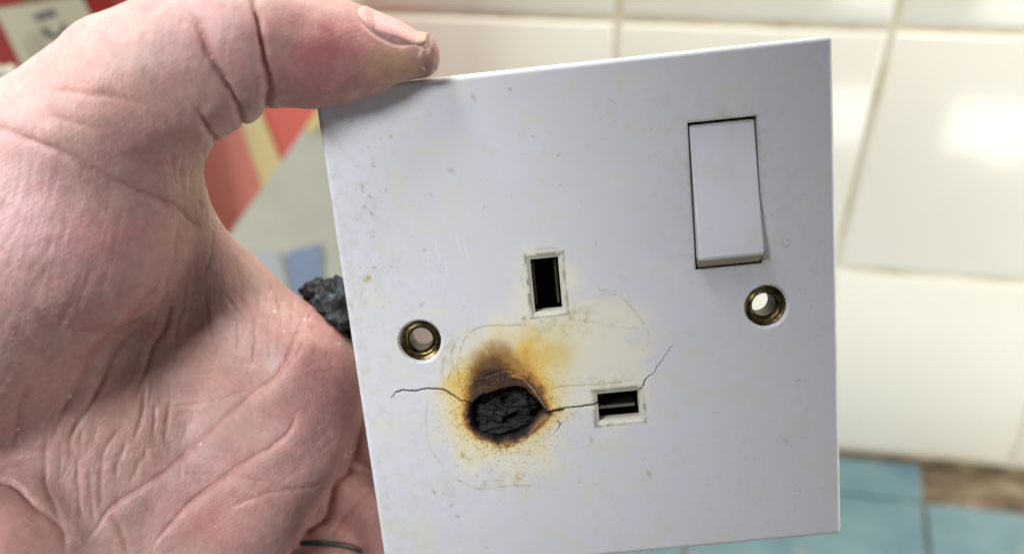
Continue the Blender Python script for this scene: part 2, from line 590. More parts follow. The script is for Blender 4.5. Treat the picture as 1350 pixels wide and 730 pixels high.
br2 = blob(652, 478, 30, 30) + 0.7 * blob(640, 500, 28, 28) + 0.6 * blob(682, 490, 26, 20)
col = mixc(col, lin(150, 104, 48), sstep(0.10, 0.9, br2 * (1 + wob * 1.4 + (fine - 0.5) * 0.7)) * 0.85)
br3 = blob(650, 486, 24, 22) + 0.7 * blob(636, 505, 24, 22)
col = mixc(col, lin(92, 62, 32), sstep(0.15, 0.95, br3 * (1 + wob * 1.4 + (fine - 0.5) * 0.9)) * 0.9)
bk = 0.9 * blob(648, 499, 24, 18) + 0.8 * blob(638, 514, 26, 16) + 1.0 * blob(670, 507, 30, 11)
col = mixc(col, lin(40, 28, 20), sstep(0.2, 1.0, bk * (1 + wob * 1.6 + (fine - 0.5) * 1.0)) * 0.9)
grain = fbm(P2, 2.6, 3, 230); gz = np.exp(-np.maximum(dh, 0) / 3.2) * sstep(-0.1, 0.2, dh)
col = mixc(col, lin(112, 70, 28), gz * sstep(0.56, 0.72, grain) * 0.75)
col = mixc(col, lin(232, 214, 160), gz * sstep(0.45, 0.28, grain) * 0.35 * sstep(0.1, 0.7, -np.sin(th)))
# charred rim and hole
char = sstep(0.42, -0.12, dh + (fine - 0.5) * 0.9)
col = mixc(col, lin(62, 36, 18), sstep(1.25, 0.2, dh + (fine - 0.5) * 1.0) * 0.75)
col = mixc(col, lin(20, 19, 20), char)
lipd, _, _ = pdist(P2, smooth_line(pls([(692, 502), (704, 514), (716, 532), (722, 541)])), 2.0)
col = mixc(col, lin(206, 198, 176), np.exp(-(lipd / 0.14) ** 2) * 0.35 * sstep(0.4, 0.6, fbm(P2, 0.9, 2, 44)))
lipd, _, _ = pdist(P2, smooth_line(pls([(703, 566), (712, 556), (721, 548)])), 2.0)
col = mixc(col, lin(150, 112, 70), np.exp(-(lipd / 0.3) ** 2) * 0.5)
# blistered pits under the hole
pit = np.zeros(len(P2), np.float32)
for _ in range(60):
    a = rng.uniform(math.pi * 0.95, math.pi * 1.75); q = np.interp((a + math.pi) % (2 * math.pi) - math.pi, ang, rad) + rng.gamma(2.0, 0.55)
    c0 = hc + np.array([math.cos(a), math.sin(a)]) * q
    pit = np.maximum(pit, np.exp(-((P2[:, 0] - c0[0]) ** 2 + (P2[:, 1] - c0[1]) ** 2) / rng.uniform(0.08, 0.2) ** 2) * rng.uniform(0.4, 1))
col = mixc(col, lin(96, 52, 18), pit * 0.85); Zp -= pit * 0.12
# handling grime: along the left edge, round the slots and the switch
edge_g = np.exp(-(P2[:, 0] + HW) / 8.0) * 0.35 + np.exp(-np.maximum(dS, 0) / 2.2) * 0.35 + 0.8 * blob(745, 425, 50, 22) + 0.6 * blob(800, 505, 40, 12) + 0.5 * blob(600, 470, 30, 40) + 0.5 * blob(640, 640, 60, 16)
col = mixc(col, lin(168, 156, 108), edge_g * sstep(0.42, 0.80, fbm(P2, 0.7, 5, 141)) * 0.75)
# hairlines left by the plug body and scratches
hair = [([(606, 468), (610, 452), (618, 440), (632, 432), (650, 429), (672, 429), (692, 428)], 0.16, 0.55, (150, 138, 96)),
        ([(600, 452), (594, 470), (597, 484), (590, 500)], 0.13, 0.55, (120, 110, 70)), ([(608, 455), (603, 475), (606, 500), (610, 515)], 0.12, 0.5, (112, 98, 60)),
        ([(586, 470), (582, 492), (586, 505)], 0.12, 0.45, (140, 130, 92)), ([(617, 478), (622, 490), (624, 505)], 0.10, 0.5, (110, 80, 40)),
        ([(632, 480), (634, 496), (638, 506)], 0.10, 0.5, (70, 46, 24)), ([(712, 513), (745, 509), (790, 506), (832, 502)], 0.16, 0.5, (150, 140, 112)),
        ([(790, 382), (818, 392), (838, 412), (852, 432), (856, 448), (848, 462)], 0.2, 0.38, (150, 146, 130)), ([(740, 430), (770, 424), (800, 428), (840, 434)], 0.2, 0.25, (160, 152, 120)),
        ([(563, 530), (562, 560), (568, 590), (582, 612), (602, 632), (630, 643)], 0.14, 0.4, (160, 145, 92)), ([(602, 632), (632, 644), (664, 641), (700, 640)], 0.2, 0.45, (150, 135, 84)),
        ([(612, 637), (640, 633), (668, 634)], 0.14, 0.4, (160, 145, 92)), ([(690, 352), (688, 366), (691, 380)], 0.12, 0.6, (110, 104, 80)),
        ([(704, 330), (722, 327), (738, 327)], 0.13, 0.45, (130, 126, 104)), ([(524, 432), (534, 437), (541, 444)], 0.14, 0.5, (120, 120, 118)), ([(515, 436), (522, 446), (528, 455)], 0.10, 0.4, (130, 130, 128)),
        ([(1030, 316), (1036, 314), (1041, 319), (1039, 325), (1033, 326), (1030, 320), (1032, 315)], 0.11, 0.5, (150, 142, 118)), ([(1004, 276), (1009, 284)], 0.16, 0.5, (120, 118, 116)),
        ([(864, 470), (880, 466)], 0.1, 0.3, (150, 150, 150)), ([(798, 122), (804, 132), (812, 138)], 0.12, 0.4, (176, 158, 170)), ([(806, 118), (802, 148)], 0.1, 0.35, (170, 158, 168)),
        ([(780, 640), (795, 634), (806, 632)], 0.11, 0.35, (160, 158, 150)), ([(825, 382), (832, 394)], 0.1, 0.35, (150, 150, 150))]
hairn = 0.25 + 0.75 * sstep(0.35, 0.62, fbm(P2, 0.9, 3, 80))
for pts, w, a, cc in hair:
    L = smooth_line(pls(pts), 3); L = L + rng.normal(0, 0.05, L.shape)
    d, _, ar = pdist(P2, L, 2.0)
    k = np.exp(-(d / w) ** 2) * a * hairn
    col = mixc(col, lin(*cc), k * 1.0); Zp -= k * 0.05
for pts in ([(562, 330), (566, 352)], [(574, 318), (579, 343)], [(600, 308), (606, 332)], [(612, 322), (619, 346)], [(852, 555), (865, 562)], [(588, 345), (590, 362)]):
    d, _, _ = pdist(P2, pls(pts), 1.0); col = mixc(col, lin(236, 236, 242), np.exp(-(d / 0.09) ** 2) * 0.4)
# brown specks
clusters = [(495, 225, 45, 75, 42), (470, 380, 22, 50, 26), (520, 300, 60, 60, 24), (560, 420, 60, 50, 18), (800, 250, 150, 120, 12), (1040, 250, 50, 150, 8), (960, 560, 120, 100, 14), (640, 640, 80, 30, 18), (600, 620, 60, 60, 20), (730, 600, 70, 60, 14), (700, 200, 150, 80, 16), (1060, 660, 30, 40, 8)]
for (u, v, su, sv, n) in clusters:
    for _ in range(n):
        q = (u + rng.normal(0, su * 0.6), v + rng.normal(0, sv * 0.6))
        c0 = pl(*q); s = rng.gamma(2.0, 0.04) + 0.05
        sel = np.where((np.abs(P2[:, 0] - c0[0]) < 4 * s + 0.5) & (np.abs(P2[:, 1] - c0[1]) < 4 * s + 0.5))[0]
        if not len(sel): continue
        X = P2[sel] - c0; a = rng.uniform(0, 3.1); st = rng.uniform(1, 2.2)
        x = X[:, 0] * math.cos(a) + X[:, 1] * math.sin(a); y = -X[:, 0] * math.sin(a) + X[:, 1] * math.cos(a)
        k = np.exp(-((x / (s * st)) ** 2 + (y / s) ** 2)) * rng.uniform(0.15, 0.6)
        tint = lin(150, 128, 76) if rng.random() < 0.88 else lin(110, 100, 80)
        col[sel] = col[sel] * (1 - k[:, None]) + tint[None] * k[:, None]
spn = sstep(0.35, 0.6, fbm(P2, 1.6, 3, 17))
for (u, v, s) in ((483, 368, 0.6), (487, 366, 0.4), (672, 118, 0.25), (515, 180, 0.28), (684, 628, 0.7), (690, 420, 0.5), (770, 420, 0.7), (792, 505, 0.6), (758, 410, 0.5), (610, 600, 0.6)):
    b = blob(u, v, s / 0.131, s / 0.131) * spn; col = mixc(col, lin(176, 158, 84), b * 0.9)
# soiled slot edges, cracks
for r in (ES, NS):
    _, dx, dy = rect_d(P2, r); dm = np.maximum(dx, dy)
    col = mixc(col, lin(190, 186, 170), (1 - sstep(0.6, 1.3, dm)) * 0.85)
    col = mixc(col, lin(120, 112, 88), np.exp(-((dm - 0.8) / 0.28) ** 2) * 0.75 * sstep(0.4, 0.62, fbm(P2, 0.8, 3, 61)))
col = mixc(col, lin(122, 110, 84), np.exp(-np.maximum(dS, 0) / 0.2) * 0.5)
col = mixc(col, lin(30, 24, 20), np.clip(crackmask * 1.15, 0, 1) * 0.95)
gloss = 0.36 + 0.25 * sstep(0.5, 0.7, mid) + 0.3 * np.clip(foot, 0, 1) * 0.6 + 0.4 * char
col4 = np.c_[col, np.ones(len(col))]

idx = np.arange(nx * ny).reshape(ny, nx)
F = np.stack([idx[:-1, :-1], idx[:-1, 1:], idx[1:, 1:], idx[1:, :-1]], -1).reshape(-1, 4)
fc = P2[F].mean(1)
kill = np.zeros(len(F), bool)
for r in (ES, NS, SW):
    kill |= (fc[:, 0] > r[0]) & (fc[:, 0] < r[1]) & (fc[:, 1] > r[2]) & (fc[:, 1] < r[3])
V = np.c_[P2, Zp]
RC_ = 1.1
ca = (np.abs(V[:, 0]) - (HW - RC_)) / RC_; cb = (np.abs(V[:, 1]) - (HH - RC_)) / RC_
ck = (ca > 0) & (cb > 0)
V[ck, 0] = np.sign(V[ck, 0]) * (HW - RC_ + RC_ * ca[ck] * np.sqrt(1 - cb[ck] ** 2 / 2))
V[ck, 1] = np.sign(V[ck, 1]) * (HH - RC_ + RC_ * cb[ck] * np.sqrt(1 - ca[ck] ** 2 / 2))
for h in (HL, HR):
    k = np.hypot(fc[:, 0] - h[0], fc[:, 1] - h[1]) < HRAD
    kill |= k
    vi = np.intersect1d(np.unique(F[k]), np.unique(F[~k]))
    d = P2[vi] - h; L = np.linalg.norm(d, axis=1)
    V[vi, :2] = h + d / L[:, None] * HRAD
F = F[~kill]
# skirt and slot walls
extraV, extraF, extraC = [], [], []
nb = len(V)


def strip_down(loop, z_to, cc, flip=False):
    global nb
    top = V[loop].copy(); bot = top.copy(); bot[:, 2] = z_to
    n = len(loop); ids = np.arange(n)
    a = nb + ids; b = nb + n + ids
    extraV.append(np.vstack([top, bot])); extraC.append(np.tile(np.r_[cc, 1], (2 * n, 1))); nb += 2 * n
    j = (ids + 1) % n
    f = np.stack([a[ids], b[ids], b[j], a[j]], -1)
    extraF.append(f[:, ::-1] if flip else f)


border = np.r_[idx[0, :-1], idx[:-1, -1], idx[-1, :0:-1], idx[:0:-1, 0]]
strip_down(border, -7.0, lin(206, 204, 200))
for r in (ES, NS, SW):
    i0, i1 = np.argmin(abs(gx - r[0])), np.argmin(abs(gx - r[1])); j0, j1 = np.argmin(abs(gy - r[2])), np.argmin(abs(gy - r[3]))
    loop = np.r_[idx[j0, i0:i1], idx[j0:j1, i1], idx[j1, i1:i0:-1], idx[j1:j0:-1, i0]]
    strip_down(loop, -2.6, lin(196, 192, 176), True)
VV = np.vstack([V] + extraV); FF = np.vstack([F] + extraF)
CC = np.vstack([col4] + extraC); GG = np.r_[gloss, np.full(len(VV) - len(V), 0.45)]

plate_m = Mat('moulded_plastic', Specular_IOR_Level=0.45)
at = plate_m.n('ShaderNodeAttribute', attribute_name='stain')
at2 = plate_m.n('ShaderNodeAttribute', attribute_name='gloss')
plate_m.base(at.outputs['Color']); plate_m.rough(at2.outputs['Fac'])
plate_m.normal(plate_m.bump(plate_m.noise(1400, 3, 0.6).outputs[0], 0.05, 0.0004, plate_m.bump(plate_m.noise(90, 3).outputs[0], 0.08, 0.002)))
faceplate = mesh_np('faceplate', VV * 0.001, FF, plate_m.m, sock, True, {'stain': CC, 'gloss': GG})

# dark moulded mechanism behind the plate
black_m = Mat('black_moulding', Base_Color=(0.012, 0.012, 0.013, 1), Roughness=0.6)
grey_m = Mat('back_moulding', Roughness=0.5)
grey_m.base(grey_m.ramp(grey_m.noise(60, 4).outputs[0], [(0.35, lin4(60, 58, 54)), (0.7, lin4(120, 116, 106))]))
mm = 0.001


def shell(name, x0, x1, y0, y1, zt, zb, mat, parent):
    """open-topped well: four walls and a floor, 1 mm thick"""
    bm = bmesh.new()
    for a in ((x0 - 1, x0, y0 - 1, y1 + 1), (x1, x1 + 1, y0 - 1, y1 + 1), (x0, x1, y0 - 1, y0), (x0, x1, y1, y1 + 1)):
        box_bm(a[0] * mm, a[1] * mm, a[2] * mm, a[3] * mm, zb * mm, zt * mm, bm=bm)
    box_bm((x0 - 1) * mm, (x1 + 1) * mm, (y0 - 1) * mm, (y1 + 1) * mm, (zb - 1) * mm, zb * mm, bm=bm)
    return bm_obj(name, bm, mat, parent)


hx0, hx1 = hp[:, 0].min(), hp[:, 0].max()
shell('rear_housing', -20.5, 23.5, NS[2] - 6, ES[3] + 7, -2.8, -27, black_m.m, sock)
shell('switch_well', SW[0] - 0.4, SW[1] + 0.4, SW[2] - 0.4, SW[3] + 0.4, -2.7, -13, black_m.m, sock)

# metal contacts in the two slots
brass_dull = Mat('dull_brass', Base_Color=lin4(120, 112, 90), Metallic=1.0, Roughness=0.42)
silver = Mat('tinned_contact', Base_Color=lin4(190, 184, 172), Metallic=1.0, Roughness=0.35)
w = ES[1] - ES[0]
for (a, b) in ((ES[0] + 0.15, ES[0] + 0.62), (ES[1] - 0.75, ES[1] - 0.25)):
    bm_obj('earth_contact', box_bm(a * mm, b * mm, (ES[2] + 0.5) * mm, (ES[3] - 1.0) * mm, -9 * mm, -3.6 * mm, 0.0001, 1), brass_dull.m, sock)
yb = NS[2] + (NS[3] - NS[2]) * 0.24
bm_obj('pin_contact', box_bm((NS[0] + 0.05) * mm, (NS[1] - 0.5) * mm, yb * mm, (yb + 0.62) * mm, -9 * mm, -2.9 * mm, 0.0001, 1), silver.m, sock)

# rocker
rock_m = Mat('rocker_plastic', Roughness=0.3, Specular_IOR_Level=0.5)
_rk = rock_m.mix(rock_m.ramp(rock_m.noise(220, 4, 0.6).outputs[0], [(0.5, (0, 0, 0)), (0.75, (0.5, 0.5, 0.5))]), lin4(206, 206, 212), lin4(196, 192, 178))
_sx = rock_m.n('ShaderNodeSeparateXYZ'); rock_m.l(rock_m.coord(), _sx.inputs[0])
_mr = rock_m.n('ShaderNodeMapRange'); _mr.inputs['From Min'].default_value = (SW[2] + 2.3) * 0.001; _mr.inputs['From Max'].default_value = (SW[2] + 1.7) * 0.001
rock_m.l(_sx.outputs['Y'], _mr.inputs['Value'])
rock_m.base(rock_m.mix(_mr.outputs[0], _rk, lin4(142, 134, 112)))
rock_m.normal(rock_m.bump(rock_m.noise(150, 3).outputs[0], 0.05, 0.001))
sx0, sx1, sy0, sy1 = SW[0] + 0.35, SW[1] - 0.30, SW[2] + 0.55, SW[3] - 0.45
prof = [(sy1, -7.0), (sy1, -0.75), (sy1 - 0.35, -0.35), ((sy0 + sy1) / 2, 0.75), (sy0 + 2.0, 2.35), (sy0 + 1.7, 2.35), (sy0 + 1.5, 2.2), (sy0 - 0.15, 0.1), (sy0, -7.0)]
bm = bmesh.new()
rows = [[bm.verts.new((x * mm, y * mm, z * mm)) for (y, z) in prof] for x in (sx0, sx1)]
for i in range(len(prof)):
    j = (i + 1) % len(prof)
    bm.faces.new((rows[0][i], rows[0][j], rows[1][j], rows[1][i]))
bm.faces.new(rows[0][::-1]); bm.faces.new(rows[1])
bmesh.ops.recalc_face_normals(bm, faces=bm.faces)
bmesh.ops.bevel(bm, geom=[e_ for e_ in bm.edges if e_.calc_face_angle(0) > 0.5], offset=0.00022, segments=3, affect='EDGES')
rk = bm_obj('rocker_switch', bm, rock_m.m, sock, True)
rk.data.set_sharp_from_angle(angle=0.35)

# brass eyelets: revolved profile
brass = Mat('brass', Metallic=1.0, Roughness=0.3)
brass.base(brass.ramp(brass.noise(700, 4, 0.6).outputs[0], [(0.35, lin4(60, 52, 34)), (0.6, lin4(132, 116, 78)), (0.8, lin4(170, 152, 106))]))
inner_m = Mat('eyelet_bore', Base_Color=lin4(120, 116, 108), Metallic=0.7, Roughness=0.45)


def lathe(name, prof, centre, mat, parent, n=64):
    vs, fs = [], []
    for (r, z) in prof:
        for k in range(n):
            a = 2 * math.pi * k / n
            vs.append(((centre[0] + r * math.cos(a)) * mm, (centre[1] + r * math.sin(a)) * mm, z * mm))
    for i in range(len(prof) - 1):
        for k in range(n):
            fs.append((i * n + k, i * n + (k + 1) % n, (i + 1) * n + (k + 1) % n, (i + 1) * n + k))
    return mesh_np(name, np.array(vs), np.array(fs), mat, parent, True)


for h in (HL, HR):
    e1 = lathe('screw_eyelet', [(r_, z0 * 0.72) for r_, z0 in [(3.8, -2.2), (3.6, -0.85), (3.5, -0.82), (3.3, -1.2), (3.15, -1.38), (3.05, -1.38), (2.92, -1.15), (2.78, -0.98), (2.62, -0.95), (2.48, -1.05), (2.34, -1.35), (2.2, -1.75), (2.1, -1.95), (2.06, -2.4)]], h, brass.m, sock)
    lathe('bore', [(2.08, -1.6), (2.04, -3.4), (2.0, -5.6), (2.2, -5.7), (2.5, -5.6), (2.6, -2.4)], h, inner_m.m, e1)

# charred remains in the hole
char_m = Mat('charred_plastic', Roughness=0.62, Specular_IOR_Level=0.5)
cn = char_m.noise(900, 5, 0.7)
char_m.base(char_m.ramp(cn.outputs[0], [(0.3, lin4(8, 8, 9)), (0.6, lin4(22, 22, 23)), (0.8, lin4(62, 62, 66))]))
char_m.normal(char_m.bump(cn.outputs[0], 0.9, 0.0006))


def lump(name, c, r, seed, mat, parent, sub=4, amp=0.45, sc=1.0):
    bm = bmesh.new()
    bmesh.ops.create_icosphere(bm, subdivisions=sub, radius=1.0)
    P = np.array([v.co[:] for v in bm.verts])
    d = 1 + amp * 2 * (fbm(P * 1.0 + seed * 3.7, 1.4 * sc, 5) - 0.5)
    P = P * d[:, None]
    for v, p in zip(bm.verts, P):
        v.co = Vector(((c[0] + p[0] * r[0]) * mm, (c[1] + p[1] * r[1]) * mm, (c[2] + p[2] * r[2]) * mm))
    return bm_obj(name, bm, mat, parent, True)


for k, (u, v, z, r) in enumerate([(653, 546, -2.6, (3.2, 1.9, 1.7)), (687, 538, -2.8, (3.0, 1.9, 1.8)), (664, 568, -2.9, (5.0, 1.2, 1.3)), (694, 559, -3.2, (2.4, 1.6, 1.2)), (640, 530, -4.0, (2.4, 2.0, 1.2)), (668, 524, -4.2, (3.2, 1.6, 1.2)), (636, 560, -3.2, (1.8, 1.6, 1.2))]):
    q = pl(u, v); lump('charred_lump', (q[0], q[1], z), r, k + 1, char_m.m, sock, 5, 0.75, 1.5)

# burnt, verdigrised terminal sticking out behind the left edge
term_m = Mat('corroded_terminal', Roughness=0.6)
tn = term_m.noise(230, 5, 0.65)
term_m.base(term_m.ramp(tn.outputs[0], [(0.44, lin4(10, 11, 13)), (0.56, lin4(22, 30, 31)), (0.65, lin4(54, 88, 88)), (0.76, lin4(116, 150, 148))]))
term_m.normal(term_m.bump(tn.outputs[0], 0.8, 0.001))


def plate_local(pc):
    q = RP.T @ (pc - PT)
    return np.array([q[0], -q[1], -q[2]])


for k, (u, v, z, r) in enumerate([(446, 404, 152, 3.6), (430, 396, 154, 3.0), (437, 384, 155, 2.4), (452, 384, 153, 2.8), (414, 384, 156, 2.2), (422, 378, 156, 1.8), (459, 420, 152, 4.0), (443, 374, 155, 1.4), (470, 400, 152, 5.0), (405, 383, 157, 1.5), (452, 373, 154, 1.2), (434, 373, 155, 1.1)]):
    q = plate_local(px(u, v, z)); lump('burnt_terminal', q, (r, r, r), k + 30, term_m.m, sock, 4, 0.6, 1.6)

# ------------------------------------------------------------------ hand
exec_hand = True
prims = []          # (list of points with radius, smooth-union width)


def chain(pts, k=4.0):
    prims.append(([(px(*p[:3]), p[3]) for p in pts], k))


THUMB = [(549, 74, 123.2, 3.7), (524, 69, 123.2, 4.8), (500, 68, 123.2, 5.8), (474, 69, 123.2, 7.25), (440, 69, 122.8, 8.6), (410, 66, 122.3, 9.5), (372, 56, 121, 9.75), (350, 48, 120, 9.5)]
chain(THUMB + [(322, 58, 119, 10.4), (268, 76, 120, 11.6), (180, 122, 122, 12.6), (70, 222, 128, 15.6), (-60, 385, 138, 24.0)], 3.0)
chain([(225, 112, 128, 10.0), (150, 225, 130, 13.5), (95, 300, 131, 18.6), (-40, 400, 136, 25.5)], 4.0)                # thenar
chain([(200, 205, 132, 7.0), (219, 250, 135, 5.4), (254, 312, 141, 5.8), (294, 368, 148, 6.2)], 5.0)                                      # web
chain([(205, 350, 150, 12.0), (290, 404, 153, 11.2), (398, 493, 150, 11.8)], 6.0)                                   # index metacarpal
chain([(150, 450, 155, 13.5), (290, 530, 158, 12.0), (390, 580, 153, 12.3)], 8.0)                                   # middle
chain([(110, 560, 150, 14.0), (240, 640, 153, 12.0), (326, 674, 153, 12.4)], 8.0)                                   # ring
chain([(60, 660, 148, 14.0), (180, 740, 150, 12.5), (262, 780, 152, 12.5)], 8.0)                                    # little
chain([(-160, 640, 140, 19.0), (-30, 742, 134, 15.5), (60, 830, 138, 14.0)], 5.0)                                   # hypothenar
chain([(-60, 385, 142, 26.0), (-240, 520, 148, 27.0), (-520, 640, 156, 26.0)], 8.0)                                 # wrist
chain([(-60, 560, 152, 20.0), (-240, 640, 152, 25.0), (-520, 720, 156, 24.0)], 8.0)
# fingers behind the plate
chain([(402, 500, 161, 9.5), (486, 560, 175, 9.8), (600, 590, 179, 8.8), (690, 560, 178, 8.2), (745, 520, 175, 7.0)], 1.0)
chain([(378, 600, 164, 9.0), (474, 690, 176, 10.6), (610, 690, 182, 9.2), (715, 660, 182, 8.4), (775, 625, 179, 7.0)], 0.8)
chain([(335, 690, 162, 9.0), (420, 706, 168, 9.2), (412, 790, 161, 9.3), (520, 835, 172, 8.6), (630, 805, 178, 8.0), (700, 765, 176, 6.8)], 0.8)
chain([(262, 800, 159, 9.0), (370, 850, 168, 8.2), (480, 850, 177, 7.6), (560, 825, 181, 7.0), (605, 800, 179, 6.0)], 0.8)

VX = 0.62
lo = np.array([-190, -66, 88.0]); hi = np.array([22, 98, 196.0])
ns = ((hi - lo) / VX).astype(int) + 1
axs = [lo[i] + np.arange(ns[i], dtype=np.float32) * VX for i in range(3)]
D = np.full(ns, 8.0, np.float32)


def cone_sdf(X, Y, Z, a, b, ra, rb):
    d = b - a; L = np.linalg.norm(d); u = d / L
    x, y, z = X - a[0], Y - a[1], Z - a[2]
    t = x * u[0] + y * u[1] + z * u[2]
    q2 = np.maximum(x * x + y * y + z * z - t * t, 0)
    k = np.clip((ra - rb) / L, -0.95, 0.95)
    tt = np.clip(t + np.sqrt(q2) * k / math.sqrt(1 - k * k), 0, L)      # foot of the slanted normal
    return np.sqrt(q2 + (t - tt) ** 2) - (ra + (rb - ra) * tt / L)


for pts, k in prims:
    Q = np.array([p for p, _ in pts]); mrg = max(r for _, r in pts) + k + 3
    l_ = Q.min(0) - mrg; h_ = Q.max(0) + mrg
    sl = []
    for i in range(3):
        i0 = int(np.clip((l_[i] - lo[i]) / VX, 0, ns[i])); i1 = int(np.clip((h_[i] - lo[i]) / VX + 1, 0, ns[i]))
        sl.append(slice(i0, i1))
    sl = tuple(sl)
    X = axs[0][sl[0]][:, None, None]; Y = axs[1][sl[1]][None, :, None]; Z = axs[2][sl[2]][None, None, :]
    dn = np.full(D[sl].shape, 8.0, np.float32)
    for (a, ra), (b, rb) in zip(pts[:-1], pts[1:]):
        dn = np.minimum(dn, cone_sdf(X, Y, Z, a, b, ra, rb).astype(np.float32))
    o = D[sl]
    hh = np.clip(0.5 + 0.5 * (o - dn) / k, 0, 1)
    D[sl] = np.minimum(o * (1 - hh) + dn * hh - k * hh * (1 - hh), 8.0)


def surface_nets(D, lo, h):
    S = D < 0
    nx_, ny_, nz_ = D.shape
    cnt = np.zeros((nx_ - 1, ny_ - 1, nz_ - 1), np.int8)
    offs = [(i, j, k) for i in (0, 1) for j in (0, 1) for k in (0, 1)]
    for (i, j, k) in offs:
        cnt += S[i:nx_ - 1 + i, j:ny_ - 1 + j, k:nz_ - 1 + k]
    act = np.argwhere((cnt > 0) & (cnt < 8))
    vid = np.full(cnt.shape, -1, np.int32)
    vid[tuple(act.T)] = np.arange(len(act))
    vals = np.stack([D[act[:, 0] + i, act[:, 1] + j, act[:, 2] + k] for (i, j, k) in offs], 1)
    acc = np.zeros((len(act), 3), np.float32); num = np.zeros(len(act), np.float32)
    O = np.array(offs, np.float32)
    for p in range(8):
        for q in range(p + 1, 8):
            if np.abs(O[p] - O[q]).sum() != 1: continue
            va, vb = vals[:, p], vals[:, q]
            cr = (va < 0) != (vb < 0)
            t = np.where(cr, va / np.where(cr, va - vb, 1), 0)
            acc += np.where(cr[:, None], O[p] + t[:, None] * (O[q] - O[p]), 0); num += cr
    verts = lo + (act + acc / num[:, None]) * h
    quads = []
    for axn in range(3):
        a1, a2 = (axn + 1) % 3, (axn + 2) % 3
        sl0 = [slice(None)] * 3; sl1 = [slice(None)] * 3
        sl0[axn] = slice(0, -1); sl1[axn] = slice(1, None)
        A, B = S[tuple(sl0)], S[tuple(sl1)]
        e_ = np.argwhere(A != B)
        ok = np.ones(len(e_), bool)
        for a in (a1, a2):
            ok &= (e_[:, a] > 0) & (e_[:, a] < D.shape[a] - 1)
        e_ = e_[ok]
        flip = A[tuple(e_.T)]
        def cell(d1, d2):
            c_ = e_.copy(); c_[:, a1] += d1; c_[:, a2] += d2
            return vid[tuple(c_.T)]
        q = np.stack([cell(-1, -1), cell(0, -1), cell(0, 0), cell(-1, 0)], 1)
        q[~flip] = q[~flip][:, ::-1]
        quads.append(q)
    q = np.vstack(quads)
    return verts, q[(q >= 0).all(1)]


hv, hf = surface_nets(D, lo, VX)


def vnormals(v, f):
    a = v[f[:, 2]] - v[f[:, 0]]; b = v[f[:, 3]] - v[f[:, 1]]
    n = np.cross(a, b); out = np.zeros_like(v)
    for k in range(4):
        for c_ in range(3):
            out[:, c_] += np.bincount(f[:, k], n[:, c_], len(v))
    return out / (np.linalg.norm(out, axis=1, keepdims=True) + 1e-12)


def laplace(v, f, it, lam=0.5):
    e0 = np.concatenate([f[:, k] for k in range(4)]); e1 = np.concatenate([f[:, (k + 1) % 4] for k in range(4)])
    cnt = np.bincount(e0, minlength=len(v)) + np.bincount(e1, minlength=len(v))
    for _ in range(it):
        s = np.stack([np.bincount(e0, v[e1, c_], len(v)) + np.bincount(e1, v[e0, c_], len(v)) for c_ in range(3)], 1)
        v = v + lam * (s / cnt[:, None] - v)
    return v


hv = laplace(hv, hf, 6)


def subdivide(v, f):
    """split every quad in four"""
    nv_ = len(v)
    e_ = np.sort(np.concatenate([f[:, [k, (k + 1) % 4]] for k in range(4)]), axis=1).astype(np.int64)
    key, inv = np.unique(e_[:, 0] * nv_ + e_[:, 1], return_inverse=True)
    mid_ = (v[key // nv_] + v[key % nv_]) * 0.5
    cen_ = v[f].mean(1)
    ei = nv_ + inv.reshape(4, -1).T
    ci = nv_ + len(key) + np.arange(len(f))
    out = [np.stack([f[:, k], ei[:, k], ci, ei[:, (k + 3) % 4]], 1) for k in range(4)]
    return np.vstack([v, mid_, cen_]), np.vstack(out)


hv, hf = subdivide(hv, hf)
hv = laplace(hv, hf, 3)
hn = vnormals(hv, hf)
U = np.c_[hv[:, 0] / hv[:, 2] * FPX + PX, hv[:, 1] / hv[:, 2] * FPX + PY].astype(np.float32)   # where each skin point shows in the photograph
vd = hv / np.linalg.norm(hv, axis=1, keepdims=True)
facing = -(hn * vd).sum(1)
front = sstep(-0.05, 0.15, facing)
front_wide = sstep(-0.75, -0.45, facing)
sc_ = hv[:, 2] / FPX                                     # mm per pixel there
disp = np.zeros(len(hv), np.float32)
red_shade_line = np.zeros(len(hv), np.float32)

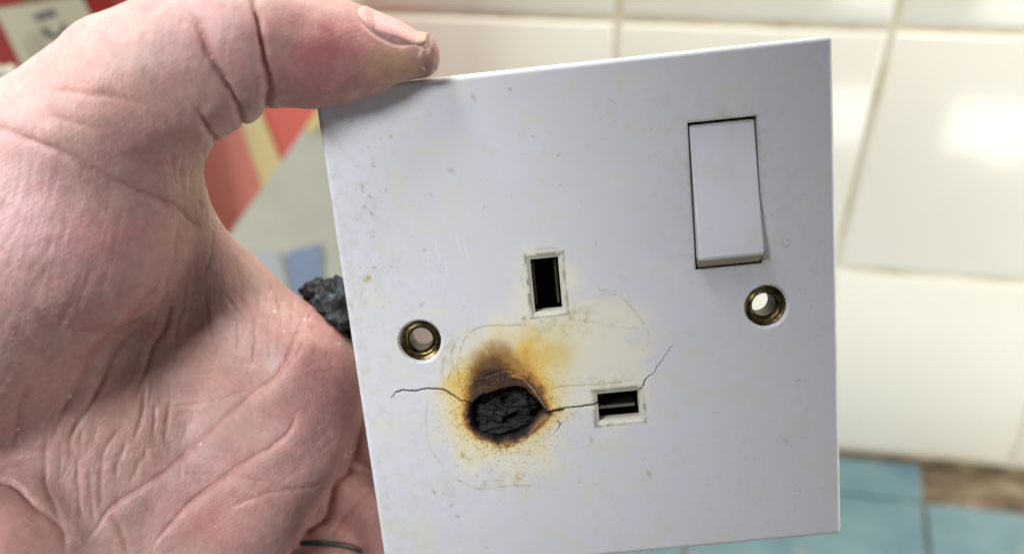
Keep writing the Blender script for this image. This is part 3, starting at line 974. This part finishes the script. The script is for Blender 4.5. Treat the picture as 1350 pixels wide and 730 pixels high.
# (points, width mm, depth mm, bulge on right side mm, bulge on left side mm, bulge width mm)
CREASES = [
    # thumb joint folds
    ([(330, -30), (336, 8), (342, 41), (350, 82), (354, 110), (352, 150), (350, 175)], 0.6, 0.9, 0.45, 0.45, 2.6, 1),
    ([(252, 5), (262, 36), (276, 71), (295, 104), (309, 131), (322, 168), (328, 185)], 0.5, 0.55, 0.3, 0.3, 2.2, 1),
    ([(258, 140), (273, 170), (288, 194), (298, 212)], 0.5, 0.5, 0.28, 0.28, 2.0, 1),
    ([(298, 108), (306, 118), (312, 126)], 0.35, 0.4, 0.1, 0.1, 1.2),
    ([(-40, 158), (0, 169), (43, 185), (86, 201), (121, 221), (150, 237), (178, 252), (201, 260), (230, 277), (256, 293)], 0.7, 0.75, 0.45, 0.25, 3.0),
    ([(43, 117), (106, 124), (161, 130), (201, 145)], 0.7, 0.22, 0.1, 0.1, 2.0),
    ([(60, 150), (110, 165), (150, 172)], 0.6, 0.15, 0.1, 0.1, 2.0),
    # web
    ([(223, 200), (227, 222), (231, 247)], 0.4, 0.45, 0.2, 0.1, 1.2),
    ([(240, 205), (236, 230), (240, 255)], 0.35, 0.35, 0.15, 0.1, 1.0),
    ([(205, 262), (228, 270), (245, 286), (262, 300)], 0.35, 0.5, 0.2, 0.2, 1.0),
    ([(254, 215), (250, 238), (252, 262)], 0.3, 0.35, 0.15, 0.1, 1.0), ([(276, 258), (279, 280), (281, 304)], 0.35, 0.5, 0.2, 0.2, 1.0),
    ([(262, 232), (262, 256), (266, 280)], 0.3, 0.3, 0.1, 0.1, 0.8), ([(216, 205), (222, 226), (224, 250)], 0.3, 0.3, 0.1, 0.1, 0.8),
    # long folds of the thenar side
    ([(233, 297), (232, 320), (230, 342), (223, 364), (214, 397)], 0.5, 0.75, 0.25, 0.25, 1.6),
    ([(226, 392), (222, 415), (217, 432), (199, 461), (190, 491), (178, 530)], 0.6, 0.95, 0.35, 0.35, 1.9),
    ([(214, 350), (204, 375), (187, 402), (157, 432), (126, 460), (111, 492), (79, 548), (68, 598)], 1.0, 1.0, 0.4, 0.3, 3.0),
    ([(190, 415), (181, 430), (150, 463), (137, 494), (116, 538), (96, 569), (89, 607)], 0.6, 0.85, 0.35, 0.3, 1.8),
    ([(40, 500), (24, 535), (17, 600)], 0.9, 0.9, 0.3, 0.3, 2.2), ([(78, 520), (62, 569), (60, 617), (63, 651), (86, 706)], 0.6, 0.9, 0.35, 0.3, 1.8),
    ([(192, 500), (188, 542), (175, 586)], 0.5, 0.6, 0.3, 0.3, 1.6), ([(160, 560), (143, 585), (134, 605), (132, 644), (134, 675)], 0.6, 1.0, 0.4, 0.35, 1.8),
    ([(168, 580), (158, 602), (150, 628)], 0.5, 0.8, 0.3, 0.3, 1.4), ([(196, 590), (185, 610), (170, 636)], 0.5, 0.8, 0.35, 0.3, 1.4),
    ([(100, 600), (103, 644), (110, 690)], 0.5, 0.6, 0.3, 0.3, 1.6), ([(223, 525), (221, 556), (216, 585)], 0.45, 0.5, 0.25, 0.25, 1.4),
    ([(206, 530), (203, 560), (198, 590)], 0.4, 0.35, 0.2, 0.2, 1.2), ([(118, 610), (120, 650), (124, 690)], 0.5, 0.5, 0.3, 0.3, 1.4),
    ([(239, 400), (232, 440), (228, 480)], 0.4, 0.4, 0.2, 0.2, 1.3), ([(250, 350), (244, 380), (240, 420)], 0.35, 0.3, 0.12, 0.12, 1.0),
    ([(269, 385), (272, 412), (278, 442), (284, 470)], 0.35, 0.38, 0.15, 0.15, 1.0), ([(280, 300), (278, 332), (269, 364)], 0.35, 0.35, 0.12, 0.12, 1.0),
    ([(339, 382), (337, 430), (335, 470), (337, 506)], 0.35, 0.35, 0.15, 0.15, 1.0), ([(296, 385), (312, 409), (339, 430), (381, 451)], 0.35, 0.35, 0.12, 0.12, 1.0),
    ([(308, 400), (314, 440), (312, 480)], 0.3, 0.22, 0.1, 0.1, 0.9), ([(351, 364), (363, 385), (372, 410)], 0.3, 0.25, 0.1, 0.1, 0.9),
    # cross lines
    ([(-10, 617), (30, 611), (62, 607)], 0.5, 0.6, 0.25, 0.25, 1.5), ([(113, 554), (135, 548), (164, 542), (210, 536), (260, 533)], 0.28, 0.28, 0.1, 0.1, 0.8),
    ([(224, 537), (272, 530), (300, 522), (330, 513)], 0.32, 0.4, 0.12, 0.12, 0.9), ([(134, 607), (178, 593), (205, 588), (240, 581)], 0.3, 0.35, 0.12, 0.12, 0.9),
    ([(79, 626), (144, 624), (205, 626), (250, 624), (295, 625)], 0.28, 0.28, 0.1, 0.1, 0.8), ([(312, 626), (340, 633), (373, 644)], 0.3, 0.3, 0.1, 0.1, 0.9),
    # life line, head line, third line: mounds on their lower right side
    ([(410, 396), (393, 436), (381, 467), (363, 497), (336, 515), (299, 548), (260, 583), (219, 620), (192, 638), (147, 667), (127, 696), (100, 728)], 0.5, 1.35, -0.1, 0.95, 3.2),
    ([(392, 533), (384, 563), (361, 586), (332, 603), (298, 626), (258, 655), (232, 681), (196, 725)], 0.45, 1.1, 0.2, 0.7, 2.6),
    ([(298, 672), (338, 654), (373, 645), (400, 643), (439, 634)], 0.45, 0.75, 0.5, 0.2, 2.2),
    ([(395, 440), (402, 425), (412, 412)], 0.3, 0.4, 0.1, 0.1, 0.9), ([(370, 485), (392, 470), (402, 448)], 0.28, 0.3, 0.1, 0.1, 0.8),
    ([(405, 492), (430, 490), (452, 487)], 0.5, 0.14, 0.05, 0.05, 1.2), ([(144, 670), (158, 695), (172, 735)], 0.7, 0.9, 0.3, 0.5, 2.0),
    ([(-10, 632), (21, 641), (45, 668), (75, 692), (88, 735)], 0.6, 1.3, 0.1, 0.9, 3.0),
    # where the palm ends over the fingers
    ([(478, 545), (470, 590), (463, 618), (443, 641), (431, 680), (408, 701), (376, 734)], 0.7, 1.3, 0.0, 0.0, 1.6, 1),
    # finger flexion line
    ([(432, 712), (446, 690), (465, 668), (490, 640)], 0.6, 0.8, 0.3, 0.3, 1.6),
]
for cr_ in CREASES:
    pts, w, dep, bR, bL, bw = cr_[:6]
    thru = len(cr_) > 6
    dep *= 1.0 if thru else (0.24 if bL > 0.6 or bR == 0.5 else 0.38); w *= 1.0 if thru else (0.72 if bL > 0.6 else 0.9); bR *= 0.55; bL *= 0.6 if bL < 0.6 else 0.8
    if not thru and min(p_[1] for p_ in pts) > 490 and bL <= 0.5: dep *= 0.55; bR *= 0.6; bL *= 0.6
    L = smooth_line(pts, 4)
    L[1:-1] += rng.normal(0, 0.55, L[1:-1].shape)
    zone = 10 * bw / 0.13
    sel = np.where((U[:, 0] > L[:, 0].min() - zone) & (U[:, 0] < L[:, 0].max() + zone) & (U[:, 1] > L[:, 1].min() - zone) & (U[:, 1] < L[:, 1].max() + zone) & ((front_wide if thru else front) > 0.01))[0]
    if not len(sel): continue
    d, s_, ar = polydist(U[sel], L)
    d = d * sc_[sel]
    tp = sstep(0, 0.16, ar) * sstep(1.0, 0.84, ar)
    if pts[0][0] < 0 or pts[0][1] < 0: tp = sstep(1.0, 0.84, ar)
    if thru: tp = sstep(0, 0.25, ar)
    inner = np.where((ar <= 0.001) | (ar >= 0.999), 0.0, 1.0)
    g = np.exp(-(d / w) ** 1.25)
    side = np.where(s_ > 0, bR, bL)
    bul = side * np.exp(-((d - 1.1 * bw * 0.6) / bw) ** 2) * sstep(0.0, 0.9 * w + 0.3, d)
    f_ = (front_wide if thru else front)[sel] * tp
    disp[sel] += f_ * (-dep * g * (0.35 + 1.3 * fbm(hv[sel], 0.5, 3, 21)) + bul * inner)
    red_shade_line[sel] = np.maximum(red_shade_line[sel], f_ * np.exp(-(d / (w * 0.9)) ** 2) * min(1, dep / 0.7))

# many finer wrinkles that follow the folding of the palm
def fine_set(n, poly, dirfn, ln, w, dep):
    poly = np.asarray(poly, float)
    lo_, hi_ = poly.min(0), poly.max(0)
    made = 0
    while made < n:
        p = rng.uniform(lo_, hi_)
        c_ = False; j = len(poly) - 1
        for i in range(len(poly)):
            if (poly[i, 1] > p[1]) != (poly[j, 1] > p[1]) and p[0] < (poly[j, 0] - poly[i, 0]) * (p[1] - poly[i, 1]) / (poly[j, 1] - poly[i, 1]) + poly[i, 0]: c_ = not c_
            j = i
        if not c_: continue
        made += 1
        L_ = rng.uniform(*ln); pts = [p - np.array([math.cos(dirfn(p)), math.sin(dirfn(p))]) * L_ / 2]
        a0 = dirfn(p) + rng.normal(0, 0.08)
        for _ in range(4):
            a0 += rng.normal(0, 0.06)
            pts.append(pts[-1] + np.array([math.cos(a0), math.sin(a0)]) * L_ / 4)
        L = np.array(pts); ww = rng.uniform(*w); dd = rng.uniform(*dep) * 0.5
        z = 12
        sel = np.where((U[:, 0] > L[:, 0].min() - z) & (U[:, 0] < L[:, 0].max() + z) & (U[:, 1] > L[:, 1].min() - z) & (U[:, 1] < L[:, 1].max() + z) & (front > 0.01))[0]
        if not len(sel): continue
        d, s_, ar = polydist(U[sel], L); d = d * sc_[sel]
        disp[sel] -= front[sel] * dd * np.exp(-(d / ww) ** 1.5) * sstep(0, 0.25, ar) * sstep(1, 0.75, ar)


D2R = math.radians
fine_set(70, [(10, 320), (230, 300), (230, 480), (120, 640), (0, 600)], lambda p: D2R(112 - (p[0] - 100) * 0.05), (40, 110), (0.3, 0.5), (0.06, 0.2))
fine_set(90, [(225, 330), (400, 400), (340, 510), (230, 600), (150, 600)], lambda p: D2R(97), (30, 90), (0.25, 0.4), (0.06, 0.2))
fine_set(50, [(0, 180), (210, 250), (220, 360), (0, 460)], lambda p: D2R(112), (25, 80), (0.25, 0.45), (0.03, 0.09))
fine_set(40, [(200, 200), (270, 200), (290, 300), (230, 320)], lambda p: D2R(80), (15, 40), (0.22, 0.35), (0.06, 0.18))
fine_set(40, [(60, 540), (260, 530), (240, 640), (80, 680)], lambda p: D2R(95), (20, 60), (0.25, 0.4), (0.08, 0.25))
fine_set(36, [(260, 560), (460, 440), (470, 600), (240, 730)], lambda p: D2R(140), (20, 60), (0.25, 0.4), (0.03, 0.10))
fine_set(26, [(120, 540), (380, 430), (330, 600), (80, 660)], lambda p: D2R(-8), (25, 80), (0.22, 0.3), (0.05, 0.13))
fine_set(24, [(360, 20), (540, 30), (560, 100), (380, 140)], lambda p: D2R(100), (12, 30), (0.25, 0.4), (0.02, 0.07))
fine_set(24, [(260, 20), (345, 20), (345, 140), (290, 170)], lambda p: D2R(70), (15, 40), (0.25, 0.4), (0.03, 0.1))

# gentle lumpiness and the blunt, calloused thumb tip
disp += (fbm(hv, 0.11, 3, 2) - 0.5) * 0.9 + (fbm(hv, 0.6, 3, 8) - 0.5) * 0.10
tipm = np.exp(-(((U[:, 0] - 566) / 13) ** 2 + ((U[:, 1] - 74) / 34) ** 2)) * (hv[:, 2] < 128)
disp += tipm * (0.35 + 0.7 * (fbm(hv, 0.9, 4, 15) - 0.5))
gd, _, _ = polydist(U, smooth_line([(565, 40), (556, 52), (551, 62), (549, 80), (552, 104)]))
disp -= 0.10 * np.exp(-(gd * sc_ / 0.5) ** 2) * (hv[:, 2] < 128) * front
# nail groove
gd, _, _ = polydist(U, smooth_line([(474, 12), (480, 27), (494, 42), (512, 53), (530, 58), (546, 54), (562, 41)]))
disp -= 0.35 * np.exp(-(gd * sc_ / 0.35) ** 2) * (hv[:, 2] < 128) * front
hv2 = hv + hn * disp[:, None]

# skin colouring (blood flow, callus, sallow patches, some painted shade)
skin = np.tile(lin(200, 160, 151), (len(hv), 1))
mo = fbm(hv, 0.16, 4, 40); mo2 = fbm(hv, 0.5, 4, 60)


def patch(u, v, su, sv, colr, a, rough=0.6, zmax=200):
    k = np.exp(-(((U[:, 0] - u) / su) ** 2 + ((U[:, 1] - v) / sv) ** 2)) * (hv[:, 2] < zmax)
    return mixc(skin, lin(*colr), np.clip(k * a * (1 - rough + 2 * rough * mo2), 0, 1))


skin = mixc(skin, lin(200, 150, 146), sstep(0.42, 0.66, mo) * 0.6)
skin = mixc(skin, lin(204, 168, 154), sstep(0.5, 0.7, fbm(hv, 0.28, 4, 90)) * 0.6)
skin = mixc(skin, lin(194, 132, 128), sstep(0.52, 0.74, fbm(hv, 0.42, 4, 130)) * 0.35)
skin = mixc(skin, lin(190, 160, 150), sstep(0.55, 0.7, fbm(hv, 0.34, 4, 170)) * 0.45)
skin = patch(430, 70, 75, 60, (186, 112, 112), 0.85)
skin = patch(520, 88, 34, 26, (204, 164, 126), 0.8)
skin = patch(564, 74, 15, 34, (160, 120, 106), 1.0)
skin = patch(420, 500, 60, 110, (202, 138, 134), 0.7)
skin = patch(320, 660, 110, 60, (200, 140, 134), 0.6)
skin = patch(270, 690, 35, 35, (206, 140, 128), 0.5)
skin = patch(470, 690, 40, 70, (206, 136, 130), 0.7)
skin = patch(10, 690, 60, 60, (202, 146, 138), 0.6)
skin = patch(150, 310, 60, 40, (200, 126, 122), 0.5)
skin = patch(100, 120, 120, 50, (212, 162, 148), 0.6)
skin = patch(300, 450, 90, 100, (196, 154, 140), 0.7)  # sallow tone, partly mid-palm shade painted into the skin
skin = patch(140, 540, 90, 60, (194, 154, 138), 0.6)
skin = patch(260, 250, 30, 60, (194, 158, 130), 0.6)
skin = patch(40, 290, 60, 60, (204, 156, 160), 0.5)
skin = mixc(skin, lin(160, 84, 70), red_shade_line * 0.45)  # crease redness, plus occlusion shade painted along the palm edge
pores = fbm(hv, 2.2, 2, 33)
skin = skin * (0.645 + 0.13 * pores)[:, None] * (0.86 + 0.28 * fbm(hv, 0.8, 3, 77))[:, None]
# dust flecks
fleck = np.zeros(len(hv), np.float32)
fpos = [(92, 522), (24, 566), (468, 595), (448, 452), (402, 420), (456, 600), (266, 585), (362, 410), (337, 650), (398, 672)]
fpos += [tuple(q) for q in rng.uniform((20, 380), (470, 720), (26, 2))]
for k, q in enumerate(fpos):
    d = np.hypot(U[:, 0] - q[0], U[:, 1] - q[1]) * sc_
    fleck = np.maximum(fleck, np.exp(-(d / (0.24 if k < 8 else 0.16)) ** 2) * (1.0 if k < 8 else 0.6))
skin = mixc(skin, lin(228, 214, 200), fleck * 0.8)
for q, l_ in (((548, 60), 8), ((556, 66), 10), ((561, 58), 9), ((565, 66), 7), ((560, 50), 8), ((556, 88), 6), ((570, 92), 6)):
    a = rng.uniform(0, 3.1); d, _, _ = polydist(U, np.array([q, (q[0] + math.cos(a) * l_, q[1] + math.sin(a) * l_)]))
    skin = mixc(skin, lin(226, 206, 190), np.exp(-(d * sc_ / 0.13) ** 2) * 0.7 * (hv[:, 2] < 128))

# coordinates along / across the palm folds for fine relief
fa = np.radians(100 - np.clip((U[:, 0] - 220) * 0.04, -10, 10))
flow = np.c_[hv[:, 0] * np.sin(fa) - hv[:, 1] * np.cos(fa), (hv[:, 0] * np.cos(fa) + hv[:, 1] * np.sin(fa)) * 0.22, hv[:, 2] * 0.5]
ridge_dir = np.c_[(hv[:, 0] * 0.5 + hv[:, 1] * 0.86), hv[:, 0] * 0.05, hv[:, 2] * 0.3]

skin_m = Mat('skin', Roughness=0.52, Specular_IOR_Level=0.42)
skin_m.b.inputs['Subsurface Weight'].default_value = 0.22
skin_m.b.inputs['Subsurface Radius'].default_value = (1.0, 0.35, 0.2)
skin_m.b.inputs['Subsurface Scale'].default_value = 0.0022
sa = skin_m.n('ShaderNodeAttribute', attribute_name='skin_tone')
fl = skin_m.n('ShaderNodeAttribute', attribute_name='flow')
rd = skin_m.n('ShaderNodeAttribute', attribute_name='ridge')
n1 = skin_m.noise(2.0, 5, 0.62, fl.outputs['Vector'])
n2 = skin_m.n('ShaderNodeTexWave', Scale=0.42, Distortion=3.5, Detail=2.0)
n2.inputs['Detail Scale'].default_value = 0.6
skin_m.l(rd.outputs['Vector'], n2.inputs['Vector'])
n3 = skin_m.n('ShaderNodeTexVoronoi', Scale=1300, feature='DISTANCE_TO_EDGE'); skin_m.l(skin_m.coord(), n3.inputs['Vector'])
n0 = skin_m.noise(0.75, 3, 0.55, fl.outputs['Vector'])
nr = skin_m.bump(n0.outputs[0], 0.14, 0.0009)
nr = skin_m.bump(n1.outputs[0], 0.30, 0.00045, nr)
nr = skin_m.bump(n2.outputs['Fac'], 0.06, 0.00020, nr)
nr = skin_m.bump(n3.outputs['Distance'], 0.13, 0.00025, nr)
skin_m.normal(nr)
skin_m.base(sa.outputs['Color'])
skin_m.rough(skin_m.ramp(skin_m.noise(160, 4).outputs[0], [(0.3, (0.42, 0.42, 0.42)), (0.7, (0.62, 0.62, 0.62))]))
base_w = c2w(np.array([-150.0, 20, 150]))
handw = c2w(hv2) - base_w
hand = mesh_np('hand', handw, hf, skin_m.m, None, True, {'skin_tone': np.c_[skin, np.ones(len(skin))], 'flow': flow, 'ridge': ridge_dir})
hand.location = base_w
tag(hand, 'bare left hand, palm to the viewer, thumb gripping the top corner of the burnt socket', 'hand')

# thumb nail: a curved plate over the upper side of the thumb tip
nail_m = Mat('nail', Roughness=0.42, Specular_IOR_Level=0.4)
nail_m.b.inputs['Subsurface Weight'].default_value = 0.15
nail_m.b.inputs['Subsurface Radius'].default_value = (1.0, 0.4, 0.25)
nail_m.b.inputs['Subsurface Scale'].default_value = 0.0015
at = nail_m.n('ShaderNodeAttribute', attribute_name='tone'); nail_m.base(at.outputs['Color'])
nail_m.normal(nail_m.bump(nail_m.noise(300, 3).outputs[0], 0.1, 0.0005))
nu, nv = 46, 46
ctr = np.array([px(*t_[:3]) for t_ in THUMB[::-1]]); rd_ = np.array([t_[3] for t_ in THUMB[::-1]])
segl = np.r_[0, np.cumsum(np.linalg.norm(np.diff(ctr, axis=0), axis=1))]
s0 = np.interp(471, [t_[0] for t_ in THUMB[::-1]], segl); s1 = segl[-1] + 1.7
nvv, ncol = [], []
axis_dir = ctr[-1] - ctr[-3]; axis_dir /= np.linalg.norm(axis_dir)
e_cam = np.array([0, 0, -1.0]); e_cam -= axis_dir * (e_cam @ axis_dir); e_cam /= np.linalg.norm(e_cam)
e_up = np.cross(axis_dir, e_cam)
if e_up[1] > 0: e_up = -e_up
for iu in range(nu):
    u_ = iu / (nu - 1); s = s0 + (s1 - s0) * u_
    cc = np.array([np.interp(s, segl, ctr[:, k]) for k in range(3)]) + axis_dir * max(0, s - segl[-1])
    r = np.interp(s, segl, rd_)
    if s > segl[-1]: r = rd_[-1] * 1.0
    wid = 52 * math.sqrt(max(0, 1 - (1 - min(1, u_ / 0.5)) ** 2.2)) + 4
    if u_ > 0.9: wid *= 1 - 1.6 * (u_ - 0.9)
    for iv in range(nv):
        v_ = iv / (nv - 1) * 2 - 1
        phi = math.radians(66 + wid * v_)
        edge = min(1 - abs(v_), u_ * 1.2)
        up = 0.40 * min(1, edge / 0.10) - 0.28
        up += -0.5 * max(0, u_ - 0.95) * 0
        nvv.append(cc + (e_cam * math.cos(phi) + e_up * math.sin(phi)) * (r + up))
        f_ = sstep(0.80, 0.92, np.array([u_]))[0]
        ncol.append(np.r_[lin(186, 142, 136) * (1 - f_) + lin(172, 138, 122) * f_, 1])
nvv = np.array(nvv); ni = np.arange(nu * nv).reshape(nu, nv)
nf = np.stack([ni[:-1, :-1], ni[1:, :-1], ni[1:, 1:], ni[:-1, 1:]], -1).reshape(-1, 4)
nail = mesh_np('thumb_nail', c2w(nvv) - base_w, nf, nail_m.m, hand, True, {'tone': np.array(ncol)})
sm = nail.modifiers.new('thickness', 'SOLIDIFY'); sm.thickness = 0.0004; sm.offset = -1

# ring on the ring finger
ring_m = Mat('dull_steel', Base_Color=lin4(84, 88, 74), Metallic=1.0, Roughness=0.45)
a = px(420, 706, 168); b = px(412, 790, 161); axd = (b - a) / np.linalg.norm(b - a)
cen = a + (b - a) * 0.28
e1 = np.cross(axd, np.array([0, 0, 1.0])); e1 /= np.linalg.norm(e1); e2 = np.cross(axd, e1)
rv, rf = [], []
n = 72; prof = [(9.3, -0.55), (9.8, -0.5), (10.0, -0.3), (10.05, 0), (10.0, 0.3), (9.8, 0.5), (9.3, 0.55)]
for k in range(n):
    t_ = 2 * math.pi * k / n
    for (r, z) in prof:
        rv.append(cen + (e1 * math.cos(t_) + e2 * math.sin(t_)) * r + axd * z)
q = len(prof)
for k in range(n):
    for i in range(q):
        rf.append((k * q + i, k * q + (i + 1) % q, ((k + 1) % n) * q + (i + 1) % q, ((k + 1) % n) * q + i))
cw = c2w(cen)
ringo = mesh_np('finger_ring', c2w(np.array(rv)) - cw, np.array(rf), ring_m.m, None, True)
ringo.location = cw
tag(ringo, 'plain dull metal band ring on the finger below the palm', 'ring')

# ------------------------------------------------------------------ things standing on the ledge, behind the hand
ledge_y = WOY - LZ * 1000                                # level-frame height (mm, down) of the ledge top


def ray(u, v):
    return RC.T @ np.array([(u - PX) / FPX, (v - PY) / FPX, 1.0])


def upright(name, u_left, u_right, v_ref, zdist, top_mm, depth, yaw, mat, label, cat, bev=0.0015):
    """box standing on the ledge; its front face passes through the given photograph columns at forward distance zdist"""
    a = ray(u_left, v_ref); b = ray(u_right, v_ref)
    xa = a[0] / a[2] * zdist; xb = b[0] / b[2] * zdist
    wv = np.array([math.cos(yaw), 0, -math.sin(yaw)])
    cx = (xa + xb) / 2; wd = abs(xb - xa) / math.cos(yaw)
    o0 = np.array([cx, ledge_y, zdist])
    R = L2B @ np.c_[wv, np.array([0, -1, 0]), -np.array([math.sin(yaw), 0, math.cos(yaw)])]
    e = empty(name, frame(l2w(o0), R))
    body = bm_obj('body', box_bm(-wd / 2 * mm, wd / 2 * mm, 0.0, top_mm * mm, -depth * mm, 0, bev, 2), mat, e)
    tag(e, label, cat)

    def loc(u, v, off=0.0):
        d = ray(u, v); nrm = -np.array([math.sin(yaw), 0, math.cos(yaw)])
        p = d * ((o0 @ nrm) / (d @ nrm)) - o0
        return np.array([p @ wv, -p[1]]) * mm
    return e, loc, wd * mm


def flat_poly(name, pts, z, mat, parent, thick=0.0004):
    bm = bmesh.new()
    vs = [bm.verts.new((p[0], p[1], z)) for p in pts]
    f = bm.faces.new(vs)
    r = bmesh.ops.extrude_face_region(bm, geom=[f])
    for v in r['geom']:
        if isinstance(v, bmesh.types.BMVert): v.co.z += thick
    bmesh.ops.recalc_face_normals(bm, faces=bm.faces)
    return bm_obj(name, bm, mat, parent)


def stroke(name, pts, wdt, z, mat, parent):
    L = smooth_line(pts, 6); n = len(L)
    t_ = np.gradient(L, axis=0); t_ /= np.linalg.norm(t_, axis=1, keepdims=True)
    nn = np.c_[-t_[:, 1], t_[:, 0]] * wdt / 2
    vs = np.vstack([np.c_[L + nn, np.full(n, z)], np.c_[L - nn, np.full(n, z)]])
    i = np.arange(n - 1)
    return mesh_np(name, vs, np.stack([i, i + 1, n + i + 1, n + i], -1), mat, parent, False)


def card(name, base_rgb, var_rgb, rough=0.85):
    mt = Mat(name, Roughness=rough)
    nz = mt.noise(28, 5, 0.6)
    mt.base(mt.mix(nz.outputs[0], lin4(*base_rgb), lin4(*var_rgb)))
    return mt.m


red_dark = card('dark_red_card', (112, 18, 14), (132, 26, 20))
red = card('red_card', (228, 112, 100), (216, 116, 104))
salmon = card('salmon_print', (236, 146, 132), (240, 160, 146))
cream = card('cream_print', (232, 222, 172), (226, 212, 152))
paper = card('paper', (168, 164, 144), (154, 150, 130), 0.85)
ink = card('ink', (36, 36, 34), (52, 52, 48), 0.6)
smudge = card('faded_print', (140, 134, 118), (152, 146, 130), 0.7)
greyc = card('grey_card', (222, 220, 202), (184, 186, 174), 0.6)
bluep = card('blue_print', (116, 142, 180), (172, 184, 198))
palep = card('pale_print', (196, 202, 206), (188, 196, 200))
yellowc = card('yellow_edge', (228, 218, 156), (216, 204, 136))
olive = card('olive_card', (96, 84, 28), (80, 70, 24))
dark = card('dark_cloth', (26, 22, 18), (46, 42, 38), 0.8)

# carton behind the thumb
carton, cl, cwid = upright('red_carton', 110, 442, 180, 400, 372, 32, 0.10, red, 'bright red carton with a cream stripe standing on the ledge behind the thumb', 'carton')
flat_poly('salmon_panel', [cl(240, 150), cl(318, 150), cl(372, 262), cl(330, 400), cl(200, 400)], 0.0004, salmon, carton)
flat_poly('cream_stripe', [cl(310, 135), cl(340, 135), cl(382, 240), cl(352, 262)], 0.0010, cream, carton)
# dark red box with a paper label, further left and nearer
rbox, bl, bwid = upright('red_box', -260, 137, 30, 372, 372, 20, 0.12, red_dark, 'dark red box with a handwritten paper label behind the wrist at top left', 'box')
lab = flat_poly('paper_label', [bl(-6, 12), bl(108, -6), bl(134, 46), bl(44, 112)], 0.0006, paper, rbox)
flat_poly('olive_band', [bl(32, -8), bl(74, -14), bl(74, -2), bl(32, 5)], 0.0006, olive, rbox)
z_ = 0.0013
stroke('numeral_one', [bl(48, 24), bl(60, 20), bl(75, 16)], 0.0032, z_, ink, lab)
stroke('numeral_two', [bl(58, 36), bl(60, 44), bl(68, 48), bl(80, 46), bl(87, 38), bl(82, 31)], 0.0016, z_ + 0.0002, ink, lab)
stroke('numeral_two_tail', [bl(60, 36), bl(68, 44), bl(78, 48), bl(92, 56)], 0.0014, z_ + 0.0004, ink, lab)
for a_, b_ in (((34, 50), (44, 76)), ((42, 42), (54, 70)), ((50, 48), (62, 66)), ((70, 58), (78, 62))):
    stroke('faded_line', [bl(*a_), bl(*b_)], 0.0022, z_, smudge, lab)
# dark bundle at the far left
bun, ul, _ = upright('dark_bundle', -180, 22, 100, 345, 268, 18, 0.1, dark, 'dark bundle at the left frame edge beside the red box', 'bundle', 0.006)
for k in range(5):
    q = ul(2 + k * 5, 92 + (k % 3) * 7)
    lump('grey_scrap', (q[0] * 1000, q[1] * 1000, 1.0), (3, 2.4, 2), k + 60, greyc, bun, 2)
# grey folder leaning in front of the carton
fold, fl_, _ = upright('grey_folder', 250, 560, 300, 345, 40, 10, 0.08, greyc, 'grey card folder with yellow edge and blue patch behind the hand', 'folder')
for ch in list(fold.children):
    bpy.data.objects.remove(ch)
pts = [fl_(438, 118), fl_(300, 312), fl_(262, 372), fl_(262, 560), fl_(470, 560), fl_(452, 118)]
bmf = flat_poly('body', pts, -0.008, greyc, fold, 0.008)
lowest = min(p[1] for p in pts)
flat_poly('yellow_edge', [fl_(438, 117), fl_(404, 165), fl_(412, 178), fl_(452, 124)], 0.0004, yellowc, fold)
flat_poly('blue_patch', [fl_(376, 338), fl_(388, 328), fl_(404, 326), fl_(421, 320), fl_(427, 338), fl_(424, 356), fl_(432, 374), fl_(412, 392), fl_(394, 396), fl_(384, 372)], 0.0004, bluep, fold)
flat_poly('pale_patch', [fl_(340, 330), fl_(368, 332), fl_(386, 396), fl_(350, 396)], 0.0004, palep, fold)
bm_obj('stand', box_bm(fl_(300, 400)[0], fl_(450, 400)[0], 0, lowest + 0.004, -0.0078, -0.0002, 0.001, 1), greyc, fold)
